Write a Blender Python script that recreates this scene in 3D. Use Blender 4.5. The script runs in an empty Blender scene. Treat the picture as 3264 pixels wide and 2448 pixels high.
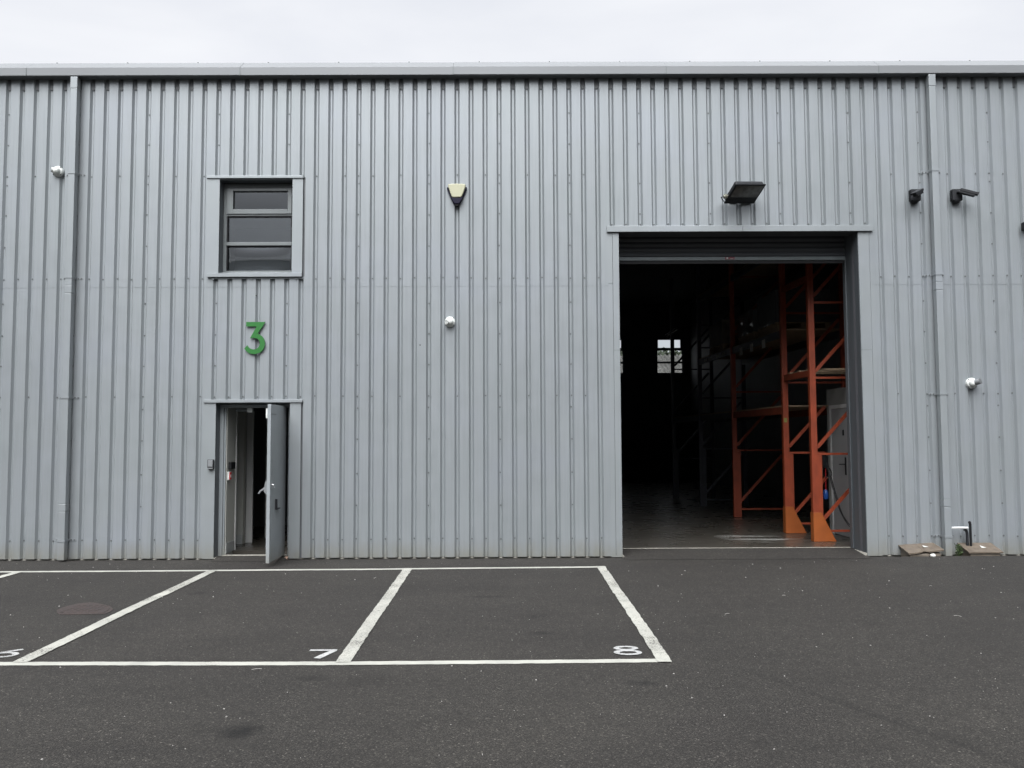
import bpy, math, random
from mathutils import Vector, Matrix, noise
R = math.radians
scene = bpy.context.scene
col = scene.collection
random.seed(7)

# ------------------------------------------------------------------ mesh builder
class MB:
    def __init__(s): s.v = []; s.f = []; s.m = []
    def add(s, vs, fs, m=0):
        b = len(s.v); s.v += [tuple(v) for v in vs]
        for f in fs: s.f.append(tuple(b + i for i in f)); s.m.append(m)
        return s
    def box(s, x0, x1, y0, y1, z0, z1, m=0):
        v = [(x0,y0,z0),(x1,y0,z0),(x1,y1,z0),(x0,y1,z0),(x0,y0,z1),(x1,y0,z1),(x1,y1,z1),(x0,y1,z1)]
        return s.add(v, [(0,3,2,1),(4,5,6,7),(0,1,5,4),(1,2,6,5),(2,3,7,6),(3,0,4,7)], m)
    def obox(s, c, ax, ay, az, m=0):          # oriented box: centre and three half vectors
        c = Vector(c); ax = Vector(ax); ay = Vector(ay); az = Vector(az)
        v = [c + i*ax + j*ay + k*az for k in (-1,1) for i, j in ((-1,-1),(1,-1),(1,1),(-1,1))]
        return s.add(v, [(0,3,2,1),(4,5,6,7),(0,1,5,4),(1,2,6,5),(2,3,7,6),(3,0,4,7)], m)
    def bar(s, a, b, w, t, up=(0,0,1), m=0):  # rectangular bar from a to b
        a = Vector(a); b = Vector(b); d = (b-a); L = d.length; d.normalize()
        u = Vector(up); sx = d.cross(u)
        if sx.length < 1e-4: sx = d.cross(Vector((1,0,0)))
        sx.normalize(); sy = sx.cross(d).normalized()
        return s.obox((a+b)/2, sx*w/2, sy*t/2, d*L/2, m)
    def prism(s, pts, y0, y1, m=0):           # polygon in XZ extruded along Y
        n = len(pts); v = [(x,y0,z) for x, z in pts] + [(x,y1,z) for x, z in pts]
        f = [tuple(range(n)), tuple(range(2*n-1, n-1, -1))] + [(i, n+i, n+(i+1)%n, (i+1)%n) for i in range(n)]
        return s.add(v, f, m)
    def tube(s, pts, r, n=10, m=0, caps=True):
        pts = [Vector(p) for p in pts]; rings = []; prev = None
        rr = r if isinstance(r, (list, tuple)) else [r]*len(pts)
        for i, p in enumerate(pts):
            d = (pts[min(i+1, len(pts)-1)] - pts[max(i-1, 0)]).normalized()
            u = prev if prev is not None else (Vector((0,0,1)) if abs(d.z) < .9 else Vector((1,0,0)))
            x = d.cross(u).normalized(); y = x.cross(d).normalized(); prev = y
            rings.append([p + rr[i]*(math.cos(2*math.pi*k/n)*x + math.sin(2*math.pi*k/n)*y) for k in range(n)])
        v = [q for ring in rings for q in ring]
        f = [(i*n+k, i*n+(k+1)%n, (i+1)*n+(k+1)%n, (i+1)*n+k) for i in range(len(pts)-1) for k in range(n)]
        if caps: f += [tuple(range(n-1, -1, -1)), tuple((len(pts)-1)*n+k for k in range(n))]
        return s.add(v, f, m)
    def lathe(s, c, axis, prof, n=24, m=0):   # prof: (distance along axis, radius)
        c = Vector(c); d = Vector(axis).normalized()
        return s.tube([c + d*t for t, r in prof], [max(r, 1e-4) for t, r in prof], n, m, True)
    def sphere(s, c, r, n=16, m=0, sc=(1,1,1)):
        c = Vector(c); v = []; f = []; h = n//2
        for i in range(h+1):
            for k in range(n):
                a = math.pi*i/h; b = 2*math.pi*k/n
                v.append(c + Vector((r*sc[0]*math.sin(a)*math.cos(b), r*sc[1]*math.sin(a)*math.sin(b), r*sc[2]*math.cos(a))))
        f = [(i*n+k, (i+1)*n+k, (i+1)*n+(k+1)%n, i*n+(k+1)%n) for i in range(h) for k in range(n)]
        return s.add(v, f, m)

def root(name, loc, label, cat, group=None):
    o = bpy.data.objects.new(name, None); col.objects.link(o)
    o.location = loc; o.empty_display_size = .1
    o['label'] = label; o['category'] = cat
    if group: o['group'] = group
    return o

def world_loc(o):
    p = Vector((0,0,0))
    while o: p = p + o.location; o = o.parent
    return p

def part(name, mb, mats, parent=None, loc=None, bevel=0, smooth=False, label=None, seg=2, weld=True):
    if not isinstance(mats, (list, tuple)): mats = [mats]
    off = world_loc(parent) if parent else Vector(loc if loc else (0,0,0))
    me = bpy.data.meshes.new(name)
    me.from_pydata([tuple(Vector(v) - off) for v in mb.v], [], mb.f)
    for m in mats: me.materials.append(m)
    me.polygons.foreach_set('material_index', mb.m)
    if smooth: me.polygons.foreach_set('use_smooth', [True]*len(me.polygons))
    me.validate(); me.update()
    o = bpy.data.objects.new(name, me); col.objects.link(o)
    if parent: o.parent = parent
    elif loc: o.location = loc
    if bevel:
        b = o.modifiers.new('bevel', 'BEVEL'); b.width = bevel; b.segments = seg; b.limit_method = 'ANGLE'; b.angle_limit = R(35)
        b.harden_normals = False
    if smooth:
        e = o.modifiers.new('split', 'EDGE_SPLIT'); e.split_angle = R(40)
    if label: o['label'] = label
    return o

def parts(name, mb, mats, parent, **k):
    """every connected piece of mb becomes a part of its own"""
    p = list(range(len(mb.v)))
    def find(a):
        while p[a] != a: p[a] = p[p[a]]; a = p[a]
        return a
    for f in mb.f:
        for q in f[1:]: p[find(q)] = find(f[0])
    comp = {}
    for f, m in zip(mb.f, mb.m): comp.setdefault(find(f[0]), []).append((f, m))
    for fs in comp.values():
        idx = sorted({q for f, _ in fs for q in f}); mp_ = {q: i for i, q in enumerate(idx)}
        n = MB(); n.v = [mb.v[q] for q in idx]; n.f = [tuple(mp_[q] for q in f) for f, _ in fs]; n.m = [m for _, m in fs]
        part(name, n, mats, parent, **k)

def single(name, mb, mats, loc, label, cat, group=None, **k):
    o = part(name, mb, mats, None, loc, **k); o['label'] = label; o['category'] = cat
    if group: o['group'] = group
    return o
def struct(name, mb, mats, loc=None, **k):
    o = part(name, mb, mats, None, loc, **k); o['kind'] = 'structure'; return o

# ------------------------------------------------------------------ materials
def nodes(name):
    m = bpy.data.materials.new(name); m.use_nodes = True
    nt = m.node_tree; b = nt.nodes['Principled BSDF']
    return m, nt, b
def N(nt, t, **k):
    n = nt.nodes.new(t)
    for a, v in k.items():
        if a in n.bl_rna.properties: setattr(n, a, v)
        else: n.inputs[a.replace('_', ' ')].default_value = v
    return n
def coords(nt, scale=(1,1,1), rot=(0,0,0)):
    g = nt.nodes.new('ShaderNodeNewGeometry'); mp = nt.nodes.new('ShaderNodeMapping')
    nt.links.new(g.outputs['Position'], mp.inputs['Vector'])
    mp.inputs['Scale'].default_value = scale; mp.inputs['Rotation'].default_value = rot
    return mp.outputs[0]
def ramp(nt, src, stops):
    r = nt.nodes.new('ShaderNodeValToRGB'); e = r.color_ramp.elements
    e[0].position, e[0].color = stops[0][0], (*stops[0][1], 1)
    e[1].position, e[1].color = stops[-1][0], (*stops[-1][1], 1)
    for p, c in stops[1:-1]:
        x = e.new(p); x.color = (*c, 1)
    nt.links.new(src, r.inputs[0]); return r.outputs[0]
def g3(v): return (v, v, v)
def mix(nt, a, b, fac, mode='MIX'):
    n = nt.nodes.new('ShaderNodeMix'); n.data_type = 'RGBA'; n.blend_type = mode
    for s, i in ((fac, 0), (a, 6), (b, 7)):
        if isinstance(s, (int, float)): n.inputs[i].default_value = s
        elif isinstance(s, tuple): n.inputs[i].default_value = (*s, 1)
        else: nt.links.new(s, n.inputs[i])
    return n.outputs[2]
def noise_t(nt, vec, scale, detail=4, rough=.55, dist=0):
    n = N(nt, 'ShaderNodeTexNoise', Scale=scale, Detail=detail, Roughness=rough, Distortion=dist)
    nt.links.new(vec, n.inputs['Vector']); return n.outputs[0]
def bump(nt, b, h, strength=.3, dist=.01):
    n = N(nt, 'ShaderNodeBump', Strength=strength, Distance=dist)
    nt.links.new(h, n.inputs['Height']); nt.links.new(n.outputs[0], b.inputs['Normal'])

def simple(name, c, rough=.5, metal=0, var=.12, scale=6, stretch=(1,1,1), bmp=0, bscale=60, spec=None):
    m, nt, b = nodes(name); v = coords(nt, stretch)
    n = noise_t(nt, v, scale, 5)
    k = ramp(nt, n, [(.3, tuple(x*(1-var) for x in c)), (.7, tuple(min(1, x*(1+var)) for x in c))])
    nt.links.new(k, b.inputs['Base Color'])
    b.inputs['Roughness'].default_value = rough; b.inputs['Metallic'].default_value = metal
    if spec is not None: b.inputs['Specular IOR Level'].default_value = spec
    if bmp: bump(nt, b, noise_t(nt, v, bscale, 4), bmp, .004)
    return m

# painted steel cladding with vertical rain streaks and a little base dirt
def cladding_mat(name, base, streak=.07, metal=.30):
    m, nt, b = nodes(name)
    v = coords(nt); vs = coords(nt, (9, 9, .35))
    a = ramp(nt, noise_t(nt, v, .9, 4), [(.3, (base[0]*.965, base[1]*.975, base[2]*.965)), (.5, base), (.7, (base[0]*1.02, base[1]*1.02, base[2]*1.05))])
    s = ramp(nt, noise_t(nt, vs, 3, 6, .6), [(.35, g3(1-streak)), (.62, g3(1.0))])
    c = mix(nt, a, s, 1.0, 'MULTIPLY')
    sheet = N(nt, 'ShaderNodeTexNoise', Scale=1.0, Detail=0); nt.links.new(coords(nt, (.9, 0, .12)), sheet.inputs['Vector'])
    c = mix(nt, c, ramp(nt, sheet.outputs[0], [(.35, g3(.945)), (.65, g3(1.0))]), 1.0, 'MULTIPLY')
    sep = N(nt, 'ShaderNodeSeparateXYZ'); nt.links.new(v, sep.inputs[0])
    mr = N(nt, 'ShaderNodeMapRange'); nt.links.new(sep.outputs[2], mr.inputs[0])
    mr.inputs[1].default_value = .0; mr.inputs[2].default_value = .34; mr.inputs[3].default_value = 1; mr.inputs[4].default_value = 0
    n2 = noise_t(nt, coords(nt, (3, 3, 1)), 2.2, 6, .65)
    mm = N(nt, 'ShaderNodeMath', operation='MULTIPLY'); nt.links.new(mr.outputs[0], mm.inputs[0]); nt.links.new(n2, mm.inputs[1])
    f = ramp(nt, mm.outputs[0], [(.10, g3(0)), (.50, g3(.6))])
    c = mix(nt, c, (.20, .19, .15), f)
    # small scuffs
    sc = noise_t(nt, v, 26, 3, .7)
    c = mix(nt, c, (.24, .25, .25), ramp(nt, sc, [(.70, g3(0)), (.76, g3(.35))]))
    nt.links.new(c, b.inputs['Base Color'])
    b.inputs['Metallic'].default_value = metal
    r = ramp(nt, noise_t(nt, v, 5, 4), [(.3, g3(.36)), (.7, g3(.46))]); nt.links.new(r, b.inputs['Roughness'])
    bump(nt, b, noise_t(nt, coords(nt, (1, 1, .25)), 3.5, 2), .3, .01)
    return m

M = {}
M['clad'] = cladding_mat('cladding', (.254, .274, .282))
M['trim'] = cladding_mat('flashing', (.254, .274, .280), .02)
M['screw'] = simple('screw_head', (.12, .125, .13), .4, .3)
M['steel_dark'] = simple('reveal_steel', (.075, .084, .09), .45, .1, .1, 3, (4, 4, .5))
M['frame'] = simple('window_frame', (.14, .154, .153), .4, 0, .05)
M['soffit'] = simple('soffit', (.10, .107, .112), .5)
M['door'] = cladding_mat('door_paint', (.26, .282, .29), .05, .1)
M['gutter'] = simple('gutter', (.180, .188, .192), .45, .1, .05, 2, (.3, 1, 1))
M['white'] = simple('white_plastic', (.60, .62, .59), .3)
M['cream'] = simple('cream_plastic', (.37, .365, .25), .45, 0, .03)
M['navy'] = simple('navy_plastic', (.006, .005, .018), .55, spec=.2)
M['black'] = simple('black_plastic', (.010, .0105, .0115), .5, spec=.25)
M['blackm'] = simple('black_casting', (.0135, .0145, .0165), .55, 0, .2, 20, spec=.3)
M['lampglass'] = simple('lamp_glass', (.085, .083, .072), .2, 0, .35, 14)
M['green'] = simple('green_acrylic', (.007, .115, .012), .55, 0, .04)
M['brass'] = simple('cable_gland', (.26, .26, .21), .35, .6)
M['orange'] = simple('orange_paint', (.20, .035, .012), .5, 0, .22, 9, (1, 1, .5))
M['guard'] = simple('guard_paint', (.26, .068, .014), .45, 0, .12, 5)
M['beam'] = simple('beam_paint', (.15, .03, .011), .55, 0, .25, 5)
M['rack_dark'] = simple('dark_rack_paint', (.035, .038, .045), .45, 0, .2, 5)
M['timber'] = simple('timber', (.26, .19, .12), .7, 0, .3, 8, (1, 4, 4))
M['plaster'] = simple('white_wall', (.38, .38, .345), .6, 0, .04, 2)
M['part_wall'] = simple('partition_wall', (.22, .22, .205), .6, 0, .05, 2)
M['part_door'] = simple('partition_door', (.26, .262, .26), .45, 0, .04, 2)
M['plaster2'] = simple('white_door', (.46, .46, .445), .45, 0, .03, 2)
M['skirt'] = simple('skirting', (.30, .31, .30), .5)
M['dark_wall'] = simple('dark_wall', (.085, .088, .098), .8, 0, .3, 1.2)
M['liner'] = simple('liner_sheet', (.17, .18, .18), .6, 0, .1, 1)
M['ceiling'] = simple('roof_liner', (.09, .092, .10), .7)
M['concrete'] = simple('concrete', (.26, .25, .215), .8, 0, .25, 18, bmp=.5)
M['red'] = simple('red_plastic', (.45, .02, .02), .35)
M['blue'] = simple('blue_plastic', (.008, .05, .20), .35)
M['cable'] = simple('rubber_cable', (.012, .012, .012), .5)
M['shutter'] = simple('shutter_lath', (.075, .08, .086), .5, .1, .1, 3, (.3, 1, 1))
M['rail'] = simple('shutter_rail', (.14, .16, .163), .4, .2)
M['chrome'] = simple('handle_metal', (.62, .63, .63), .25, .9, .03)
M['pvc'] = simple('white_pvc', (.55, .56, .55), .3)
M['wood_brown'] = simple('brown_plastic', (.098, .077, .056), .55, 0, .28, 14, (1, 1, 1), .4, 60)
M['lid_side'] = simple('brown_box_side', (.115, .096, .075), .6, 0, .25, 12, bmp=.3)
M['leaf'] = simple('weed_leaf', (.055, .085, .03), .6, 0, .4, 60)
M['treeleaf'] = simple('tree_leaf', (.07, .085, .055), .8, 0, .5, 1.3)
M['stone'] = simple('pale_grit', (.28, .27, .25), .8, 0, .3, 40)
M['pebble'] = simple('white_stone', (.55, .54, .50), .6)
M['brick'] = simple('brick_piece', (.34, .23, .17), .9, 0, .3, 50)
M['wrap'] = simple('load_box', (.12, .105, .08), .6, 0, .3, 5)
M['labelm'] = simple('paper_label', (.48, .48, .45), .7)
M['far_render'] = simple('opposite_wall', (.095, .10, .102), .8, 0, .15, .7)

def film():
    m, nt, b = nodes('stretch_film')
    b.inputs['Base Color'].default_value = (.10, .105, .11, 1); b.inputs['Roughness'].default_value = .2
    b.inputs['Coat Weight'].default_value = .3
    bump(nt, b, noise_t(nt, coords(nt, (1, 1, 3)), 9, 5, .7, 1.5), 1.0, .05)
    return m
M['film'] = film()

def rust():
    m, nt, b = nodes('rusty_iron'); v = coords(nt)
    c = ramp(nt, noise_t(nt, v, 16, 6, .7), [(.3, (.020, .0155, .014)), (.5, (.027, .0185, .016)), (.72, (.037, .023, .018))])
    nt.links.new(c, b.inputs['Base Color']); b.inputs['Roughness'].default_value = .8
    bump(nt, b, noise_t(nt, v, 90, 4), .6, .004)
    return m
M['rust'] = rust()

def asbestos():
    m, nt, b = nodes('fibre_cement'); v = coords(nt)
    c = ramp(nt, noise_t(nt, v, 2.5, 8, .7), [(.3, (.03, .029, .026)), (.55, (.075, .072, .065)), (.72, (.16, .155, .145))])
    nt.links.new(c, b.inputs['Base Color']); b.inputs['Roughness'].default_value = .9
    return m
M['asbestos'] = asbestos()

def glass():
    m, nt, b = nodes('window_glass'); nt.nodes.remove(b)
    out = nt.nodes['Material Output']
    t = N(nt, 'ShaderNodeBsdfTransparent'); t.inputs[0].default_value = (.78, .80, .80, 1)
    g = N(nt, 'ShaderNodeBsdfGlossy', Roughness=.0); g.inputs['Color'].default_value = (.93, .97, 1, 1)
    fr = N(nt, 'ShaderNodeFresnel', IOR=1.85)
    mx = nt.nodes.new('ShaderNodeMixShader')
    nt.links.new(fr.outputs[0], mx.inputs[0]); nt.links.new(t.outputs[0], mx.inputs[1]); nt.links.new(g.outputs[0], mx.inputs[2])
    nt.links.new(mx.outputs[0], out.inputs[0])
    return m
M['glass'] = glass()

# tarmac --------------------------------------------------------------------
def seg_dist(nt, v, a, b_, wob=.05):
    """distance (m) of the point to a straight joint a-b in the ground plane"""
    ang = math.atan2(b_[1]-a[1], b_[0]-a[0])
    L = math.hypot(b_[0]-a[0], b_[1]-a[1])
    mp = N(nt, 'ShaderNodeMapping'); mp.vector_type = 'TEXTURE'
    mp.inputs['Location'].default_value = (a[0], a[1], 0); mp.inputs['Rotation'].default_value = (0, 0, ang)
    nt.links.new(v, mp.inputs[0])
    sp = N(nt, 'ShaderNodeSeparateXYZ'); nt.links.new(mp.outputs[0], sp.inputs[0])
    return sp.outputs[1]
def tarmac(name, paint=None, wear=.5):
    m, nt, b = nodes(name); v = coords(nt)
    agg = N(nt, 'ShaderNodeTexVoronoi', Scale=108.0); nt.links.new(v, agg.inputs['Vector'])
    sepc = N(nt, 'ShaderNodeSeparateColor'); nt.links.new(agg.outputs['Color'], sepc.inputs[0])
    stone = ramp(nt, sepc.outputs[0], [(0, (.055, .052, .048)), (.55, (.082, .078, .073)), (.90, (.108, .103, .097)), (.985, (.17, .165, .15)), (1, (.33, .32, .30))])
    gap = ramp(nt, agg.outputs['Distance'], [(.15, g3(1.16)), (.62, g3(.54))])
    c = mix(nt, mix(nt, stone, (.375, .358, .332), 1.0, 'MULTIPLY'), gap, 1.0, 'MULTIPLY')
    fine = ramp(nt, noise_t(nt, v, 55, 5, .8), [(.3, g3(.70)), (.7, g3(1.30))])
    c = mix(nt, c, fine, 1.0, 'MULTIPLY')
    pit = ramp(nt, noise_t(nt, v, 95, 3, .6), [(.28, g3(.45)), (.37, g3(1))])
    c = mix(nt, c, pit, 1.0, 'MULTIPLY')
    mid = ramp(nt, noise_t(nt, v, 7, 6, .7), [(.3, g3(.88)), (.7, g3(1.12))])
    c = mix(nt, c, mid, 1.0, 'MULTIPLY')
    big = ramp(nt, noise_t(nt, v, .55, 5, .6, .6), [(.3, (.86, .855, .86)), (.7, (1.12, 1.12, 1.105))])
    c = mix(nt, c, big, 1.0, 'MULTIPLY')
    tracks = ramp(nt, noise_t(nt, coords(nt, (.35, 1.6, 1), (0, 0, .12)), 1.3, 4, .55), [(.35, g3(.93)), (.65, g3(1.05))])
    c = mix(nt, c, tracks, 1.0, 'MULTIPLY')
    # oil spots and the dark edge of an old reinstatement
    for (x, y, rx, ry, k) in ((5.59, -7.05, .12, .13, .75), (5.45, -7.0, .3, .12, .2), (8.02, -6.12, .12, .08, .5), (6.15, -6.0, .2, .15, .22), (6.9, -2.9, .28, .07, .45),
                              (3.75, -2.6, .12, .1, .45), (5.75, -5.95, .12, .08, .4), (7.4, -4.6, .14, .07, .4), (7.35, -3.9, .16, .1, .3), (4.9, -7.3, .5, .2, .15), (9.0, -4.2, .4, .5, .12), (5.1, -4.6, .4, .25, .12)):
        mp = N(nt, 'ShaderNodeMapping'); mp.vector_type = 'TEXTURE'
        mp.inputs['Location'].default_value = (x, y, 0); mp.inputs['Scale'].default_value = (rx, ry, 1)
        nt.links.new(v, mp.inputs[0])
        ln = N(nt, 'ShaderNodeVectorMath', operation='LENGTH'); nt.links.new(mp.outputs[0], ln.inputs[0])
        ad = N(nt, 'ShaderNodeMath', operation='MULTIPLY_ADD'); nt.links.new(noise_t(nt, v, 14, 4, .7), ad.inputs[0]); ad.inputs[1].default_value = 1.3
        nt.links.new(ln.outputs['Value'], ad.inputs[2])
        f = ramp(nt, ad.outputs[0], [(.75, g3(1-k)), (1.0, g3(1-k*.4)), (1.0, g3(1))])
        mr = N(nt, 'ShaderNodeMapRange'); nt.links.new(ad.outputs[0], mr.inputs[0])
        mr.inputs[1].default_value = .9; mr.inputs[2].default_value = 1.9; mr.inputs[3].default_value = 1-k; mr.inputs[4].default_value = 1
        cb = N(nt, 'ShaderNodeCombineColor'); [nt.links.new(mr.outputs[0], cb.inputs[i]) for i in range(3)]
        c = mix(nt, c, cb.outputs[0], 1.0, 'MULTIPLY')
    d = seg_dist(nt, v, (8.59, -5.39), (9.70, -7.65))
    wb = N(nt, 'ShaderNodeMath', operation='MULTIPLY_ADD'); nt.links.new(noise_t(nt, v, 5, 5, .7), wb.inputs[0]); wb.inputs[1].default_value = .14; nt.links.new(d, wb.inputs[2])
    edge = ramp(nt, wb.outputs[0], [(0.0, g3(1)), (.045, g3(.93)), (.068, g3(.66)), (.085, g3(.78)), (.16, g3(.94)), (.4, g3(1))])
    sp = N(nt, 'ShaderNodeSeparateXYZ'); nt.links.new(v, sp.inputs[0])
    mr = N(nt, 'ShaderNodeMapRange'); nt.links.new(sp.outputs[1], mr.inputs[0])
    mr.inputs[1].default_value = -5.3; mr.inputs[2].default_value = -6.6; mr.inputs[3].default_value = 0; mr.inputs[4].default_value = 1
    e2 = mix(nt, (1, 1, 1), edge, mr.outputs[0])
    c = mix(nt, c, e2, 1.0, 'MULTIPLY')
    if paint:
        p = ramp(nt, noise_t(nt, v, 3, 4), [(.3, tuple(x*.93 for x in paint)), (.7, paint)])
        hole = N(nt, 'ShaderNodeMath', operation='MULTIPLY'); nt.links.new(noise_t(nt, v, 75, 5, .8), hole.inputs[0])
        wl = ramp(nt, noise_t(nt, v, 1.7, 3, .6), [(.35, g3(.9)), (.65, g3(1.15))]); nt.links.new(wl, hole.inputs[1])
        f = ramp(nt, hole.outputs[0], [(wear, g3(1)), (wear+.12, g3(0.05))])
        dirt = ramp(nt, noise_t(nt, v, 2.3, 5, .65, .5), [(.35, g3(1)), (.72, (.70, .71, .72))])
        p = mix(nt, p, dirt, 1.0, 'MULTIPLY')
        c = mix(nt, c, p, f)
    nt.links.new(c, b.inputs['Base Color'])
    b.inputs['Roughness'].default_value = .85; b.inputs['Specular IOR Level'].default_value = .3
    h = mix(nt, ramp(nt, agg.outputs['Distance'], [(0, g3(1)), (.7, g3(0))]), noise_t(nt, v, 30, 5), .4)
    bump(nt, b, h, .55 if not paint else .3, .006)
    return m
M['tarmac'] = tarmac('tarmac')
M['paint'] = tarmac('line_paint', (.385, .38, .335), .62)
M['paintworn'] = tarmac('worn_line_paint', (.375, .37, .325), .54)
M['digit'] = tarmac('number_paint', (.40, .40, .385), .54)

def slab():
    m, nt, b = nodes('power_floated_concrete'); v = coords(nt)
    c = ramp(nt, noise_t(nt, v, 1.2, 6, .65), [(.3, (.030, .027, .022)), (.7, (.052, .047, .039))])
    # pale streaks inside a tilted oval
    sc = noise_t(nt, coords(nt, (1, 4.5, 1), (0, 0, .85)), 1.1, 5, .6, .8)
    mp = N(nt, 'ShaderNodeMapping'); mp.vector_type = 'TEXTURE'
    mp.inputs['Location'].default_value = (11.05, 1.7, 0); mp.inputs['Scale'].default_value = (.75, .55, 9); mp.inputs['Rotation'].default_value = (0, 0, R(-40))
    nt.links.new(v, mp.inputs[0])
    ln = N(nt, 'ShaderNodeVectorMath', operation='LENGTH'); nt.links.new(mp.outputs[0], ln.inputs[0])
    mk_ = ramp(nt, ln.outputs['Value'], [(.5, g3(1)), (1.0, g3(0))])
    st = ramp(nt, sc, [(.50, g3(0)), (.56, g3(.85))])
    c = mix(nt, c, (.26, .26, .24), mix(nt, mk_, st, 1.0, 'MULTIPLY'))
    nt.links.new(c, b.inputs['Base Color'])
    r = ramp(nt, noise_t(nt, v, 2.5, 5), [(.3, g3(.24)), (.7, g3(.34))]); nt.links.new(r, b.inputs['Roughness'])
    return m
M['slab'] = slab()

# ------------------------------------------------------------------ sky and light
w = bpy.data.worlds.new('World'); scene.world = w; w.use_nodes = True
nt = w.node_tree; bg = nt.nodes['Background']
SUN_EL, SUN_AZ = R(46), R(192)      # azimuth measured from +Y clockwise: behind the camera, a little to the left
sky = nt.nodes.new('ShaderNodeTexSky'); sky.sky_type = 'NISHITA'; sky.sun_disc = False
sky.sun_elevation = SUN_EL; sky.sun_rotation = SUN_AZ
tc = nt.nodes.new('ShaderNodeTexCoord')
mp = nt.nodes.new('ShaderNodeMapping'); mp.inputs['Scale'].default_value = (1.6, 1.6, 4.5)
nt.links.new(tc.outputs['Generated'], mp.inputs[0])
cn = N(nt, 'ShaderNodeTexNoise', Scale=1.5, Detail=5, Roughness=.5, Distortion=.4); nt.links.new(mp.outputs[0], cn.inputs['Vector'])
cl = ramp(nt, cn.outputs[0], [(.3, (8.1, 8.35, 9.0)), (.7, (10.1, 10.2, 10.5))])
# overcast dome: brighter towards the veiled sun behind the camera, a little darker near the horizon
sd = Vector((math.sin(SUN_AZ)*math.cos(SUN_EL), math.cos(SUN_AZ)*math.cos(SUN_EL), math.sin(SUN_EL)))
dt = N(nt, 'ShaderNodeVectorMath', operation='DOT_PRODUCT'); nt.links.new(tc.outputs['Generated'], dt.inputs[0]); dt.inputs[1].default_value = sd
gr = N(nt, 'ShaderNodeMapRange'); nt.links.new(dt.outputs['Value'], gr.inputs[0])
gr.inputs[1].default_value = .74; gr.inputs[2].default_value = 1; gr.inputs[3].default_value = 1.0; gr.inputs[4].default_value = 12.0
cb = N(nt, 'ShaderNodeCombineColor'); [nt.links.new(gr.outputs[0], cb.inputs[i]) for i in range(3)]
c = mix(nt, cl, cb.outputs[0], 1.0, 'MULTIPLY')
sz = N(nt, 'ShaderNodeSeparateXYZ'); nt.links.new(tc.outputs['Generated'], sz.inputs[0])
zr = N(nt, 'ShaderNodeMapRange'); nt.links.new(sz.outputs[2], zr.inputs[0])
zr.inputs[1].default_value = .52; zr.inputs[2].default_value = 1; zr.inputs[3].default_value = 1.0; zr.inputs[4].default_value = 1.7
# unseen sky behind and beside the camera, dimmed low down to shape the light
ya = N(nt, 'ShaderNodeMapRange'); nt.links.new(sz.outputs[1], ya.inputs[0]); ya.inputs[1].default_value = -.1; ya.inputs[2].default_value = .5
zb_ = N(nt, 'ShaderNodeMapRange'); nt.links.new(sz.outputs[2], zb_.inputs[0]); zb_.inputs[1].default_value = .25; zb_.inputs[2].default_value = .95; zb_.inputs[3].default_value = .22; zb_.inputs[4].default_value = 1
yz = mix(nt, zb_.outputs[0], (1, 1, 1), ya.outputs[0])
c = mix(nt, c, yz, 1.0, 'MULTIPLY')
cz = N(nt, 'ShaderNodeCombineColor'); [nt.links.new(zr.outputs[0], cz.inputs[i]) for i in range(3)]
c = mix(nt, c, cz.outputs[0], 1.0, 'MULTIPLY')
c = mix(nt, sky.outputs[0], c, .93)
nt.links.new(c, bg.inputs[0]); bg.inputs[1].default_value = .1
sun = bpy.data.lights.new('sun', 'SUN'); sun.energy = 1.5; sun.angle = R(40); sun.color = (1, .975, .94)
so = bpy.data.objects.new('sun', sun); col.objects.link(so); so.location = (5, -12, 14)
so.rotation_euler = (-sd).to_track_quat('-Z', 'Y').to_euler()

# ------------------------------------------------------------------ camera
cam = bpy.data.cameras.new('camera'); co = bpy.data.objects.new('camera', cam); col.objects.link(co)
cam.sensor_width = 36; cam.lens = 2740/3264*36; cam.clip_end = 2000
Rr = Vector((0.99998332, -0.00363832, -0.00448575)); Ur = Vector((0.00424822, -0.06285517, 0.99801362)); Fw = Vector((0.00391304, 0.99801603, 0.06283867))
co.matrix_world = Matrix(((Rr.x, Ur.x, -Fw.x, 7.121), (Rr.y, Ur.y, -Fw.y, -12.05), (Rr.z, Ur.z, -Fw.z, 1.66), (0, 0, 0, 1)))
scene.camera = co

# ------------------------------------------------------------------ ground
def gz(x, y):
    """height of the tarmac: level, with a slight hump in front of the meter boxes"""
    if y > 0: return 0
    a = min(1, max(0, (x-12.1)/.5)); a = a*a*(3-2*a)
    if y > -.36: t = min(1, max(0, (-y-.06)/.26))
    else: t = max(0, 1-(-y-.36)/1.2)
    t = t*t*(3-2*t)
    return .040*a*t
g = MB()
xs = [-400, -120, -40, -12] + [-8+i*.5 for i in range(41)] + [12.1+i*.1 for i in range(8)] + [13+i*.5 for i in range(17)] + [40, 120, 400]
ys = [-400, -120, -40, -20] + [-14+i*.5 for i in range(24)] + [-2+i*.15 for i in range(10)] + [-.56, -.46, -.36, -.3, -.24, -.18, -.12, -.06, 0, .5, 24, 60, 400]
xs = sorted(set(round(x, 3) for x in xs)); ys = sorted(set(round(y, 3) for y in ys))
for y in ys:
    for x in xs: g.v.append((x, y, gz(x, y)))
nx = len(xs)
for j in range(len(ys)-1):
    for i in range(nx-1):
        g.f.append((j*nx+i, j*nx+i+1, (j+1)*nx+i+1, (j+1)*nx+i)); g.m.append(0)
struct('ground', g, M['tarmac'])
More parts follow.
